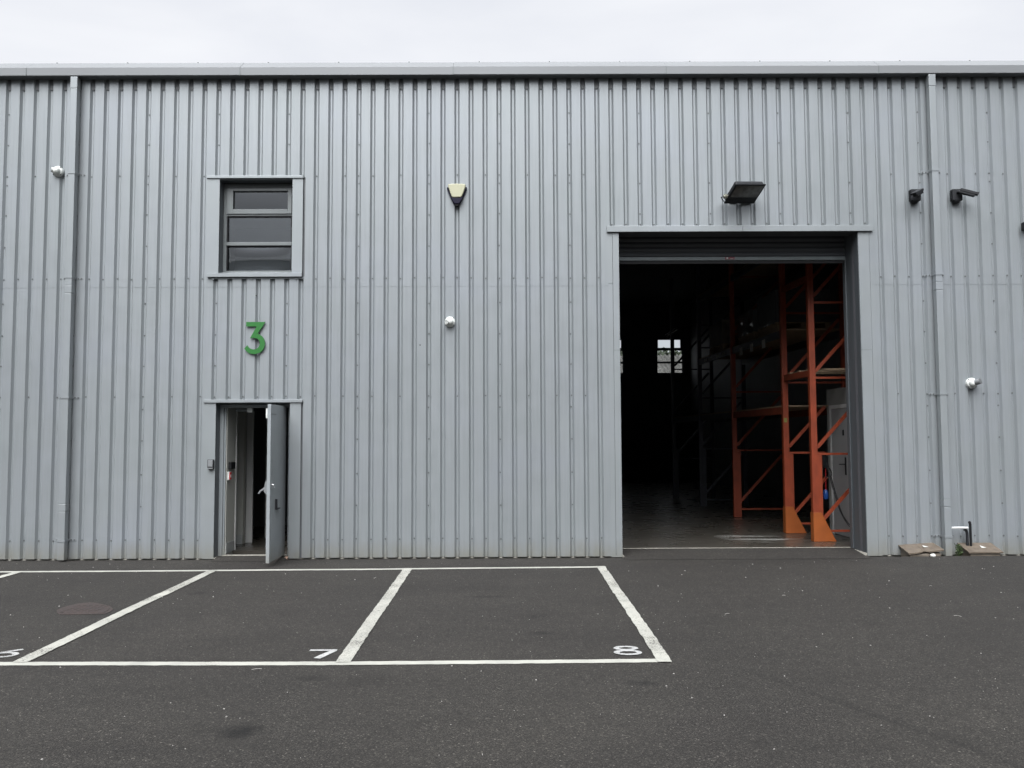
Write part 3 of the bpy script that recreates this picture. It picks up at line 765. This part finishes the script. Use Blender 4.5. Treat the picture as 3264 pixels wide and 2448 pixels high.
e.box(11.82, 12.85, 1.36, 1.46, 2.705, 2.73); e.box(11.82, 12.85, 1.8, 1.9, 2.705, 2.73); e.box(11.8, 12.85, 2.2, 2.32, 2.705, 2.73)
parts('deck_board', e, M['timber'], rk)
e = MB()
for (yy, z) in ((3.35, 3.36), (4.05, 3.36), (4.7, 3.36)): 
    xx = 11.73+(11.64-11.73)*(yy-2.42)/2.95
    e.box(xx+.012, xx+.019, yy-.09, yy+.09, z-.10, z+.05)
for yy in (5.9, 6.35, 7.0, 7.35): 
    xx = 11.64-.09*(yy-5.37)/2.65
    e.box(xx+.012, xx+.019, yy-.13, yy+.13, 3.38, 3.44)
parts('bay_label', e, M['labelm'], rk, label='pale labels on the beam faces')
e = MB(); e.box(11.74, 11.79, 2.364, 2.3672, 1.905, 1.975); part('sticker', e, simple('sticker_yellow', (.20, .22, .05), .5), rk, label='yellow-green sticker on the second upright')

def pallet(loc, w_, d_, h, label, seed, mat='film'):
    random.seed(seed); x, y, z = loc
    t = root('wrapped_pallet', loc, label, 'pallet load', 'pallet loads on the racking')
    e = MB()
    for k in range(5): e.box(x-w_/2, x+w_/2, y-d_/2+k*(d_-.1)/4, y-d_/2+k*(d_-.1)/4+.1, z+.12, z+.142)
    for k in (-1, 0, 1): e.box(x+k*(w_/2-.06)-.05, x+k*(w_/2-.06)+.05, y-d_/2, y+d_/2, z+.02, z+.12)
    for k in (-1, 0, 1): e.box(x+k*(w_/2-.06)-.05, x+k*(w_/2-.06)+.05, y-d_/2, y+d_/2, z, z+.02)
    part('pallet', e, M['timber'], t)
    e = MB(); n1 = 10
    for j in range(n1+1):
        for i in range(n1*4):
            a = i/(n1*4)*4; s_ = int(a); f_ = a-s_
            c4 = [(-1, -1), (1, -1), (1, 1), (-1, 1)]; p, q = c4[s_], c4[(s_+1) % 4]
            u_, v_ = p[0]+(q[0]-p[0])*f_, p[1]+(q[1]-p[1])*f_
            px, py, pz = u_*w_/2, v_*d_/2, .145+h*j/n1
            r = 1+.05*noise.noise(Vector((px*5, py*5, pz*6+seed)))
            e.v.append((x+px*r, y+py*r, z+pz+(.02*noise.noise(Vector((px*4, py*4, seed))) if j == n1 else 0)))
    q = n1*4
    for j in range(n1):
        for i in range(q): e.f.append((j*q+i, j*q+(i+1) % q, (j+1)*q+(i+1) % q, (j+1)*q+i)); e.m.append(0)
    e.f.append(tuple(n1*q+i for i in range(q))); e.m.append(0)
    part('wrapped_load', e, M[mat], t, smooth=True)
pallet((12.23, 3.25, 3.50), .95, 1.1, .55, 'film wrapped load on the middle shelf, nearest behind the second orange upright', 3)
pallet((12.20, 4.55, 3.50), .95, 1.1, .42, 'lower film wrapped load on the middle shelf, second one in from the upright', 5)
pallet((12.12, 6.6, 3.50), .95, 1.2, .5, 'dark film wrapped load further back on the middle shelf, third from the front', 8, 'wrap')
pallet((12.25, 3.6, 4.98), .95, 1.2, .7, 'glinting film wrapped load on the top shelf under the shutter line', 9)

# cable hanging beside the partition door
cb_ = root('extension_lead', (12.3, 2.2, .06), 'black cable hanging in a long sweep in front of the white inner door', 'cable')
e = MB()
def catmull(P, n=8):
    P = [Vector(p) for p in P]; Q = [P[0]]+P+[P[-1]]; out = []
    for i in range(1, len(Q)-2):
        for k in range(n):
            t = k/n; a, b, c_, d = Q[i-1], Q[i], Q[i+1], Q[i+2]
            out.append(.5*((2*b)+(-a+c_)*t+(2*a-5*b+4*c_-d)*t*t+(-a+3*b-3*c_+d)*t**3))
    return out+[P[-1]]
e.tube(catmull([(12.11, 1.55, 1.36), (12.15, 1.52, 1.10), (12.22, 1.5, .80), (12.30, 1.48, .50), (12.42, 1.42, .26), (12.52, 1.3, .20)]), .008, 8)
e.tube(catmull([(12.13, 1.55, 1.36), (12.18, 1.52, 1.06), (12.25, 1.5, .76), (12.33, 1.48, .46), (12.44, 1.42, .27), (12.53, 1.3, .19)]), .008, 8)
e.tube(catmull([(12.09, 1.56, 1.2), (12.06, 1.55, 1.1), (12.12, 1.53, 1.02), (12.2, 1.53, 1.06), (12.18, 1.53, 1.15), (12.12, 1.54, 1.2)]), .007, 8)
part('cable', e, M['cable'], cb_, smooth=True)
e = MB(); e.box(12.07, 12.15, 1.53, 1.60, 1.17, 1.36); e.tube([(12.11, 1.56, 1.36), (12.11, 1.4, 1.40), (12.11, 1.28, 1.40)], .008, 8); part('switch_box', e, M['black'], cb_, bevel=.008)
e = MB(); e.tube([(12.12, 1.56, 1.2), (12.115, 1.56, .82)], .007, 8); part('red_wire', e, M['red'], cb_)
e = MB(); e.lathe((12.11, 1.56, .83), (0, 0, -1), [(0, .014), (.02, .03), (.05, .04), (.10, .042), (.15, .032)], 14); part('socket', e, M['blue'], cb_, smooth=True, label='blue industrial socket hanging on a red wire')

# strip lamp hanging far inside
sl_ = root('strip_lamp', (11.0, 7.9, 4.1), 'thin unlit strip lamp hanging deep in the dark warehouse above the rear window', 'lamp')
e = MB(); e.tube([(11.0, 7.6, 4.13), (11.0, 8.9, 4.13)], .016, 10); part('tube', e, M['white'], sl_)
e = MB(); e.box(10.97, 11.03, 7.55, 8.95, 4.15, 4.19); e.tube([(11, 7.8, 4.19), (11, 7.8, 7.2)], .003, 5); e.tube([(11, 8.7, 4.19), (11, 8.7, 7.3)], .003, 5); part('batten', e, M['blackm'], sl_)

# ------------------------------------------------------------------ fixtures on the wall
def downpipe(xc, label, zs, left):
    t = root('downpipe', (xc, -.12, 0), label, 'downpipe', 'square downpipes on the warehouse wall')
    hw = .0475; y0, y1 = -.172, -.077
    e = MB(); zz = [0.02]+zs+[6.79]
    for i, (a, b) in enumerate(zip(zz, zz[1:])):
        o = .0022*(i % 2); e.box(xc-hw-o, xc+hw+o, y0-o, y1+o, a+.0015, b)
    part('pipe', e, M['trim'], t, bevel=.006)
    for z in (.285, 2.25, 3.93, 5.41):
        e = MB(); e.box(xc-hw-.006, xc+hw+.006, y0-.006, y0-.003, z-.016, z+.016); e.box(xc-hw-.006, xc-hw-.003, y0-.003, -.041, z-.016, z+.016); e.box(xc+hw+.003, xc+hw+.006, y0-.003, -.041, z-.016, z+.016)
        e.box(xc-.14, xc-hw-.003, -.0415, -.0375, z-.016, z+.016); e.box(xc+hw+.003, xc+.14, -.0415, -.0375, z-.016, z+.016)
        for sx in (-.12, -.075, .075, .12): e.tube([(xc+sx, -.041, z), (xc+sx, -.051, z)], .009, 8, 1)
        part('bracket', e, [M['trim'], M['screw']], t)
downpipe(.995, 'grey square downpipe on the wall left of the window, by the white wall camera', [.683, .783, 3.70, 3.81, 6.62], True)
downpipe(13.148, 'grey square downpipe on the wall right of the loading door, between two black cameras', [.69, .79, 3.70, 3.81, 6.62], False)

# flat green figure 3
S = 1/2096.; pts3 = [(410, 425), (970, 425), (862, 600), (748, 762), (800, 790), (862, 835), (925, 910), (958, 985), (968, 1055), (962, 1120), (940, 1190), (900, 1258), (850, 1308), (790, 1340), (720, 1363), (650, 1372), (580, 1367), (520, 1348), (470, 1320), (425, 1283), (390, 1245), (366, 1212),
        (446, 1108), (480, 1160), (520, 1198), (570, 1225), (630, 1238), (690, 1230), (740, 1205), (782, 1165), (808, 1115), (818, 1060), (812, 1010), (795, 970), (765, 935), (725, 912), (680, 900), (620, 897), (525, 908), (715, 555), (410, 555)]
e = MB(); X3 = 3.571; Z3 = 1.413 + .0
P3 = [(X3+(x-667)*S, 3.075-(y-898)*S) for x, y in pts3]
cxy = sum(p[1] for p in P3)/len(P3)
e.prism(P3, -.072, -.056)
for x, z in ((3.52, 3.27), (3.65, 3.0)): e.tube([(x, -.056, z), (x, -.036, z)], .008, 8)
single('house_number', e, M['green'], (X3, -.06, 2.86), 'bright green figure 3 standing off the cladding above the office door', 'number sign')

def wall_camera(x, z, aim, tube, label):
    t = root('dome_camera', (x, -.04, z), label, 'camera', 'white round wall cameras')
    e = MB(); e.lathe((x, -.036, z), (0, -1, 0), [(0, .074), (.03, .074), (.042, .068), (.05, .058)], 28); part('base_ring', e, M['white'], t, smooth=True)
    for k in range(4):
        a = R(45+90*k); e = MB(); e.tube([(x+.072*math.cos(a), -.075, z+.072*math.sin(a)), (x+.072*math.cos(a), -.0845, z+.072*math.sin(a))], .006, 8); part('screw', e, M['blackm'], t)
    a = Vector(aim).normalized(); c_ = Vector((x, -.095, z))
    e = MB(); e.sphere(c_, .054, 24); part('ball', e, M['white'], t, smooth=True)
    if tube:
        e = MB(); e.lathe(c_, a, [(.03, .040), (.105, .040), (.105, .033), (.075, .032), (.075, .001)], 20); part('hood', e, M['gutter'], t, smooth=True)
        e = MB(); e.lathe(c_, a, [(.0755, .031), (.080, .026), (.082, .001)], 16); part('lens', e, M['black'], t, smooth=True)
    else:
        e = MB(); e.lathe(c_, a, [(.050, .030), (.061, .027), (.063, .001)], 18); part('lens', e, M['black'], t, smooth=True)
        e = MB(); e.lathe(c_, a, [(.045, .034), (.066, .034), (.066, .028), (.05, .028)], 20); part('hood', e, M['white'], t, smooth=True)
wall_camera(.745, 5.46, (-.85, -.5, .1), False, 'white round wall camera at upper left, left of the downpipe')
wall_camera(6.300, 3.293, (-.65, -.75, -.15), False, 'white round wall camera below the alarm box, between window and loading door')
wall_camera(13.605, 2.40, (.55, -.8, .18), True, 'white round wall camera with grey hood, low above the brown meter boxes')

# alarm siren box
ax, az = 6.40, 5.105
def AP(px, py): return (ax+(px-1092)/2096, 5.25-(py-450)/2096)
al = root('alarm_box', (ax, -.04, 5.1), 'cream and navy shield-shaped alarm siren high on the wall', 'alarm box')
e = MB(); e.prism([AP(*p) for p in [(800, 535), (1020, 520), (1165, 520), (1385, 535), (1392, 580), (1300, 800), (1190, 1030), (1160, 1060), (1130, 1085), (1055, 1085), (1020, 1060), (990, 1030), (880, 800), (795, 580)]][::-1], -.085, -.036)
part('backplate', e, M['navy'], al, bevel=.008)
e = MB(); e.prism([AP(*p) for p in [(830, 478), (900, 462), (1092, 450), (1290, 462), (1360, 478), (1345, 560), (1290, 720), (1230, 858), (1160, 866), (1030, 866), (948, 858), (900, 720), (845, 560)]][::-1], -.125, -.045)
part('cover', e, M['cream'], al, bevel=.012, seg=3)
e = MB(); e.prism([AP(*p) for p in [(905, 830), (950, 868), (1092, 880), (1235, 868), (1290, 820), (1230, 950), (1160, 1050), (1030, 1050), (960, 950)]][::-1], -.118, -.084)
part('lower_cover', e, M['navy'], al, bevel=.01, seg=3)
e = MB(); e.prism([AP(*p) for p in [(1030, 1050), (1160, 1050), (1150, 1100), (1092, 1115), (1040, 1100)]][::-1], -.10, -.04); part('lamp_lens', e, M['black'], al, bevel=.006)

# floodlight above the loading door
flt = root('floodlight', (10.42, -.05, 4.98), 'black flat floodlight on a bracket above the loading door', 'floodlight')
wv = Vector((.95, .29, .078)).normalized()
uo = Vector((.297, -.825, .479)); uo = (uo - wv*uo.dot(wv)).normalized()          # outwards along the face
nf = wv.cross(uo).normalized()
if nf.z > 0: nf = -nf
fc = Vector((10.425, -.27, 5.045)); W_, L_ = .243, .190
e = MB(); e.obox(fc, wv*W_, uo*L_, nf*.012); part('front_bezel', e, M['blackm'], flt, bevel=.012, seg=3)
e = MB(); e.obox(fc-nf*.040, wv*(W_-.022), uo*(L_-.012), nf*.030); fb = part('housing', e, M['blackm'], flt, bevel=.018, seg=4)
e = MB(); e.obox(fc+nf*.013+uo*.055, wv*(W_-.030), uo*(L_-.082), nf*.0022); part('lamp_glass', e, M['lampglass'], flt)
e = MB(); e.obox(fc+nf*.0135-uo*.135, wv*(W_-.022), uo*.045, nf*.001); part('driver_cover', e, M['black'], flt)
e = MB()
for s_ in (-1, 1):
    p = fc-nf*.03+wv*s_*(W_+.004)-uo*.06
    e.bar(p, Vector((p.x*.75+10.42*.25, -.05, 5.0)), .006, .035)
e.box(10.27, 10.56, -.052, -.040, 4.97, 5.03)
part('bracket', e, M['blackm'], flt)
e = MB(); p = fc-wv*(W_+.0)-uo*.075-nf*.02
e.lathe(p, -wv, [(-.01, .026), (.012, .026), (.014, .034), (.035, .034), (.037, .022), (.055, .018)], 12); part('cable_gland', e, M['brass'], flt, smooth=True)
e = MB(); e.tube(catmull([p-wv*.05, p-wv*.07+Vector((0, .06, 0)), Vector((10.19, -.06, 4.99)), Vector((10.22, -.036, 4.99))]), .006, 8); part('cable', e, M['cable'], flt)

# two black box-mounted cameras
def bullet(x, z, aim, label, name='security_camera', ox=0):
    t = root(name, (x, -.04, z), label, 'camera', 'black security cameras')
    e = MB(); e.box(x-.070, x+.070, -.125, -.037, z-.082, z+.082); part('junction_box', e, M['blackm'], t, bevel=.008, seg=3)
    e = MB()
    for sx in (-1,):
        for sz in (-1, 1): e.tube([(x+sx*.070, -.09, z+sz*.048), (x+sx*.078, -.09, z+sz*.048)], .011, 10)
    part('knockout', e, M['black'], t)
    e = MB(); e.lathe((x-.01, -.08, z-.082), (0, 0, -1), [(0, .052), (.02, .05), (.034, .036), (.04, .001)], 20); part('cable_entry', e, M['black'], t, smooth=True)
    a = Vector(aim).normalized(); sx = a.cross(Vector((0, 0, 1))).normalized(); up = sx.cross(a)
    b0 = Vector((x+ox, -.125, z+.03))
    e = MB(); e.tube([b0, b0+Vector((0, -.035, 0)), b0+Vector((0, -.05, 0))+a*.03], .020, 12); part('arm', e, M['blackm'], t, smooth=True)
    p0 = b0+Vector((0, -.055, .0)); L = .20
    e = MB(); e.obox(p0+a*(L/2), sx*.034, up*.030, a*(L/2)); part('body', e, M['blackm'], t, bevel=.012, seg=3)
    e = MB(); e.obox(p0+a*(L/2+.02)+up*.035, sx*.041, up*.003, a*(L/2+.02)); e.obox(p0+a*(L/2+.02)+sx*.039+up*.02, sx*.002, up*.014, a*(L/2+.02)); e.obox(p0+a*(L/2+.02)-sx*.039+up*.02, sx*.002, up*.014, a*(L/2+.02)); part('sun_hood', e, M['blackm'], t)
    e = MB(); e.lathe(p0+a*L, a, [(0, .024), (.004, .024), (.005, .001)], 16); part('lens', e, M['black'], t)
bullet(12.888, 5.066, (-.80, -.62, -.46), 'black camera box facing forward, left of the right-hand downpipe', ox=.045)
bullet(13.476, 5.066, (.90, -.30, -.36), 'black camera pointing to the right, just right of the right-hand downpipe')
e = MB(); e.box(14.405, 14.52, -.125, -.037, 4.56, 4.675); e.box(14.40, 14.405, -.11, -.05, 4.58, 4.655)
single('wall_box', e, M['blackm'], (14.45, -.08, 4.6), 'small black box on the wall cut by the right edge of the photo', 'junction box', bevel=.005)

# key safe left of the office door
ks = root('key_safe', (2.935, -.06, 1.26), 'small grey key safe with two buttons on the jamb left of the office door', 'key safe')
kx, kz = 2.985, 1.318
e = MB(); e.box(kx-.043, kx+.043, -.085, -.041, kz-.065, kz+.065); part('body', e, M['blackm'], ks, bevel=.01, seg=3)
e = MB(); e.box(kx-.033, kx+.033, -.092, -.0855, kz-.035, kz+.055); part('keypad', e, M['gutter'], ks, bevel=.004)
e = MB(); e.box(kx-.036, kx+.036, -.096, -.0855, kz-.062, kz-.050); part('lip', e, M['gutter'], ks, bevel=.002)
for s_ in (-1, 1):
    e = MB(); e.lathe((kx+s_*.018, -.0855, kz-.042), (0, -1, 0), [(0, .010), (.008, .010), (.009, .001)], 12); part('button', e, M['black'], ks)
# things on the passage wall
e = MB(); e.box(3.123, 3.165, .26, .46, 1.235, 1.335)
single('wall_sign', e, M['black'], (3.14, .36, 1.235), 'black box sign on the white wall inside the office door', 'sign', bevel=.003)
cp = root('call_point', (3.14, .22, 1.1), 'red call point with white edge on the wall inside the office door', 'call point')
e = MB(); e.box(3.123, 3.150, .215, .30, 1.085, 1.20); part('surround', e, M['white'], cp, bevel=.003)
e = MB(); e.box(3.151, 3.162, .222, .293, 1.09, 1.195); part('face', e, M['red'], cp, bevel=.003)
e = MB(); e.box(3.1625, 3.164, .24, .275, 1.12, 1.16); part('press_panel', e, M['white'], cp)

# small drilled holes with plugs
for x, z, l in ((3.572, 3.68, 'tiny dark plug in the cladding between window and green 3'), (5.88, 2.97, 'tiny dark plug in the cladding left of the middle wall camera')):
    e = MB(); e.lathe((x, -.034, z), (0, -1, 0), [(0, .009), (.004, .009), (.006, .001)], 10); single('plug', e, M['black'], (x, -.035, z), l, 'plug')

# pipes at the foot of the wall on the right
e = MB(); e.tube([(13.20, -.165, .402), (13.42, -.165, .402)], .0165, 12); e.tube([(13.20, -.165, .402), (13.20, -.06, .402), (13.20, -.03, .402)], .0165, 12)
single('overflow_pipe', e, M['pvc'], (13.3, -.165, .39), 'short horizontal white plastic pipe beside the right downpipe', 'pipe', smooth=True)
e = MB(); e.tube(catmull([(13.385, -.13, .375), (13.41, -.13, .365), (13.425, -.13, .32), (13.425, -.13, .2), (13.425, -.13, 0)]), .019, 12)
single('bent_pipe', e, M['blackm'], (13.42, -.13, 0), 'thin black bent pipe under the end of the white pipe', 'pipe', smooth=True)
e = MB(); e.tube([(13.462, -.15, 0), (13.462, -.15, .45), (13.455, -.15, .47)], .0165, 12); e.sphere((13.455, -.15, .475), .020, 10)
single('standpipe', e, M['black'], (13.46, -.15, 0), 'straight black standpipe rising behind the right-hand meter box', 'pipe', smooth=True)

# half-buried brown meter boxes
def meter(x0, x1, zb, zf, label, broken):
    t = root('meter_box', ((x0+x1)/2, -.19, 0), label, 'meter box', 'brown half-buried meter boxes')
    yb, yf = -.045, -.325
    e = MB(); g_ = .035 if broken else .012
    a, b = x0+.03, x1-.03
    e.add([(a, yf, -.02), (b, yf, -.02), (b, yb, -.02), (a, yb, -.02), (a, yf, zf-g_-(.015 if broken else 0)), (b, yf, zf-g_), (b, yb, zb-g_), (a, yb, zb-g_)], [(0, 1, 5, 4), (1, 2, 6, 5), (2, 3, 7, 6), (3, 0, 4, 7), (4, 5, 6, 7)])
    part('body', e, M['lid_side'], t, bevel=.004)
    e = MB(); n1 = 12; top = []; tilt = .03 if broken else 0
    yo = -.02
    if not broken:
        e.add([(x0, yf+yo, zf-.022), (x1, yf+yo, zf-.022), (x1, yb, zb-.012), (x0, yb, zb-.012), (x0, yf+yo, zf), (x1, yf+yo, zf), (x1, yb, zb+.008), (x0, yb, zb+.008)], [(0, 3, 2, 1), (4, 5, 6, 7), (0, 1, 5, 4), (1, 2, 6, 5), (2, 3, 7, 6), (3, 0, 4, 7)])
    else:
        zl, zr = -.026, .022   # twisted lid, right side lifted, a bite out of the front edge
        X_ = [0, .12, .30, .42, .44, .47, .49, .62, .8, 1]; bite = [0, 0, .0, -.004, -.012, -.006, -.010, 0, 0, 0]
        F = []; B = []
        for u_, bt in zip(X_, bite):
            x = x0+(x1-x0)*u_; dz = zl+(zr-zl)*u_
            F.append((x, yf+yo-bt*3, zf+dz)); B.append((x, yb, zb+.004+dz*.6))
        n_ = len(F); lowF = [(x, y, z-.024+(.012 if .4 < (x-x0)/(x1-x0) < .5 else 0)) for x, y, z in F]; lowB = [(x, y, z-.02) for x, y, z in B]
        e.add(F+B+lowF+lowB, [(i, i+1, n_+i+1, n_+i) for i in range(n_-1)] + [(i, 2*n_+i, 2*n_+i+1, i+1) for i in range(n_-1)] + [(2*n_+i, 3*n_+i, 3*n_+i+1, 2*n_+i+1) for i in range(n_-1)] + [(0, n_, 3*n_, 2*n_), (n_-1, 3*n_-1, 4*n_-1, 2*n_-1)])
    ld = part('lid', e, M['wood_brown'], t, bevel=.003, label='cracked lifted lid' if broken else None)
    cx = (x0+x1)/2; dzz = .002 if broken else 0
    def LP(u_, v_, h=.0035):
        z = zf+(zb-zf)*v_+dzz*(1-v_)+h + (.004 if broken else .008*v_)
        return (x0+(x1-x0)*u_, yf+yo+(yb-yf-yo)*v_, z)
    e = MB(); tri = [LP(.52, .42), LP(.66, .42), LP(.55, .68)] if not broken else [LP(.56, .42, .006), LP(.70, .42, .011), LP(.59, .68, .009)]
    e.add(tri, [(0, 1, 2)]); part('warning_sticker', e, M['labelm'], ld)
meter(12.512, 12.99, .172, .112, 'brown half-buried meter box with a cracked, lifted lid, left of the two', True)
meter(13.327, 13.795, .178, .098, 'brown half-buried meter box with an intact sloping lid, right of the two', False)
e = MB(); e.sphere((12.83, -.36, .055), .034, 12, sc=(1.1, 1, .8))
single('white_stone', e, M['pebble'], (12.83, -.36, .03), 'white rounded stone against the front of the cracked meter box', 'stone', smooth=True)
# weed
random.seed(12); pw = root('weed', (13.27, -.2, 0), 'small dark green weed growing between downpipe and right meter box', 'plant')
e = MB(); 
for i in range(14):
    a = random.uniform(0, 6.28); r = random.uniform(.005, .05); h = random.uniform(.06, .17)
    e.tube([(13.27, -.2, 0), (13.27+r*.5*math.cos(a), -.2+r*.5*math.sin(a), h*.5), (13.27+r*math.cos(a), -.2+r*math.sin(a), h)], [.003, .002, .001], 5)
part('stem', e, M['leaf'], pw)
e = MB()
for i in range(260):
    a = random.uniform(0, 6.28); r = random.uniform(0, .062)**1; z = random.uniform(.02, .185); s_ = random.uniform(.008, .02)
    c_ = Vector((13.268+r*.8*math.cos(a), -.2+r*math.sin(a), z)); d1 = Vector((random.gauss(0, 1), random.gauss(0, 1), random.gauss(0, .6))).normalized(); d2 = d1.cross(Vector((random.random(), random.random(), random.random()))).normalized()
    e.add([c_-d1*s_, c_+d2*s_*.4, c_+d1*s_, c_-d2*s_*.4], [(0, 1, 2, 3)])
part('leaves', e, M['leaf'], pw)

# small objects on the tarmac
e = MB(); e.add([(3.99, -.02, .0), (4.055, -.09, .0), (4.06, .03, .0), (4.00, .04, .0), (4.00, -.01, .012), (4.05, -.075, .014), (4.055, .03, .04), (4.005, .035, .03)], [(4, 5, 6, 7), (0, 1, 5, 4), (1, 2, 6, 5), (2, 3, 7, 6), (3, 0, 4, 7)])
single('brick_wedge', e, M['brick'], (4.03, -.02, 0), 'broken brown brick piece lying under the open office door', 'brick')
# rusty cover
mc = root('access_cover', (2.98, -3.42, 0), 'rusty brown iron access cover set in the tarmac of bay 6', 'drain cover')
pg = [(2.84, -3.735), (3.05, -3.728), (3.262, -3.705), (3.262, -3.60), (3.233, -3.48), (3.13, -3.33), (3.0, -3.22), (2.90, -3.15), (2.824, -3.122), (2.74, -3.18), (2.70, -3.28), (2.685, -3.40), (2.697, -3.51), (2.75, -3.62)]
e = MB(); n = len(pg); e.add([(x, y, .0015) for x, y in pg]+[(x, y, .0048) for x, y in pg], [tuple(range(n, 2*n))]+[(i, (i+1) % n, n+(i+1) % n, n+i) for i in range(n)]); part('frame', e, M['rust'], mc)
e = MB(); cx_, cy_ = 2.97, -3.44; e.add([(cx_+(x-cx_)*.86, cy_+(y-cy_)*.86, .005) for x, y in pg]+[(cx_+(x-cx_)*.85, cy_+(y-cy_)*.85, .0085) for x, y in pg], [tuple(range(n, 2*n))]+[(i, (i+1) % n, n+(i+1) % n, n+i) for i in range(n)])
for i in range(6):
    for j in range(6): e.box(2.80+i*.06, 2.832+i*.06, -3.65+j*.065, -3.635+j*.065, .0086, .0105)
part('plate', e, M['rust'], mc)
# pale chips and grit lying about (uncountable)
random.seed(21); e = MB()
for i in range(900):
    y = -random.uniform(.3, 9.2)**1.0; x = random.uniform(-2.5, 15.5)
    s_ = random.choice([.002, .0025, .003, .003, .004, .006]) * (1.0 if y < -4 else 1.15)
    a = random.uniform(0, 3.14); q = random.uniform(.4, .9); z = gz(x, y)
    ca, sa = math.cos(a), math.sin(a)
    b_ = [(x+s_*(ca*u_-sa*v_*q), y+s_*(sa*u_+ca*v_*q), z+.001) for u_, v_ in ((-1, -1), (1, -.8), (.9, 1), (-.8, .9))]
    t_ = [(p[0]*.75+x*.25, p[1]*.75+y*.25, z+s_*1.0) for p in b_]
    e.add(b_+t_, [(4, 5, 6, 7), (0, 1, 5, 4), (1, 2, 6, 5), (2, 3, 7, 6), (3, 0, 4, 7)])
for i in range(14):   # twigs and straw
    y = -random.uniform(.6, 8.5); x = random.uniform(-1, 14.5); a = random.uniform(-.6, .6); L = random.uniform(.02, .075)
    e.tube([(x, y, gz(x, y)+.004), (x+L*.5*math.cos(a), y+L*.5*math.sin(a), gz(x, y)+.009), (x+L*math.cos(a*1.3), y+L*math.sin(a*1.3), gz(x, y)+.004)], .002, 4)
gr_ = part('grit', e, M['stone']); gr_['kind'] = 'stuff'; gr_['label'] = 'pale chips, straws and grit scattered over the tarmac'; gr_['category'] = 'grit'

# ------------------------------------------------------------------ beyond the rear windows, and opposite
nb = root('neighbouring_shed', (14, 35, 0), 'shed with a weathered grey corrugated roof seen through the rear window', 'shed')
e = MB(); prof = []
x = 4.0
while x < 30:
    for dx, h in ((0, 0), (.04, .01), (.09, .075), (.13, .09), (.17, .075), (.22, .01)): prof.append((x+dx, h))
    x += .25
n = len(prof); ridge_z, eave_z = 6.62, 2.6
rows = [(30, eave_z), (34, eave_z+(ridge_z-eave_z)*.4), (34.02, eave_z+(ridge_z-eave_z)*.4+.02), (40, ridge_z)]
e.add([(x, y, z+h) for y, z in rows for x, h in prof], [(r*n+i, r*n+i+1, (r+1)*n+i+1, (r+1)*n+i) for r in range(3) for i in range(n-1)])
part('roof', e, M['asbestos'], nb)
e = MB(); e.box(4, 30, 30.4, 49.6, 0, 2.5); part('wall', e, M['far_render'], nb)
random.seed(4); e = MB()
for i in range(9000):
    x = random.uniform(4, 34); y = random.uniform(58, 63); top = 8.95+.25*noise.noise(Vector((x*.5, 0, 0)))+.2*noise.noise(Vector((x*2.1, 3, 0)))
    z = top - abs(random.gauss(0, .8)); s_ = random.uniform(.08, .22)
    d1 = Vector((random.gauss(0, 1), random.gauss(0, 1), random.gauss(0, 1))).normalized(); d2 = d1.cross(Vector((random.random(), random.random(), random.random()))).normalized(); c_ = Vector((x, y, z))
    e.add([c_-d1*s_, c_+d2*s_*.5, c_+d1*s_, c_-d2*s_*.5], [(0, 1, 2, 3)])
for i in range(60):
    x = random.uniform(4, 34); e.tube([(x, 60, 0), (x+random.uniform(-.4, .4), 60, 6), (x+random.uniform(-.8, .8), 60, 9)], [.12, .06, .01], 5)
o = part('treeline', e, M['treeleaf']); o['kind'] = 'stuff'; o['label'] = 'far line of trees above the corrugated roof'; o['category'] = 'trees'

op = root('opposite_building', (7, -31, 0), 'long low grey industrial building across the yard, seen only as reflections', 'building')
e = MB(); e.box(-25, 40, -38, -24.5, 0, 9.2); part('wall', e, M['far_render'], op)
e = MB(); e.add([(-26, -24.1, 9.1), (41, -24.1, 9.1), (41, -31.2, 10.8), (-26, -31.2, 10.8), (41, -38.4, 9.1), (-26, -38.4, 9.1)], [(0, 1, 2, 3), (3, 2, 4, 5)]); part('roof', e, M['asbestos'], op)
e = MB()
for i in range(6): e.box(-20+i*10, -15.5+i*10, -24.49, -24.45, 0, 4.2)
part('shutter_door', e, M['shutter'], op)

# ------------------------------------------------------------------ render settings
scene.render.engine = 'CYCLES'
scene.view_settings.view_transform = 'Standard'; scene.view_settings.look = 'None'
scene.view_settings.exposure = 0; scene.view_settings.gamma = 1
scene.cycles.max_bounces = 10; scene.cycles.diffuse_bounces = 5; scene.cycles.transparent_max_bounces = 12
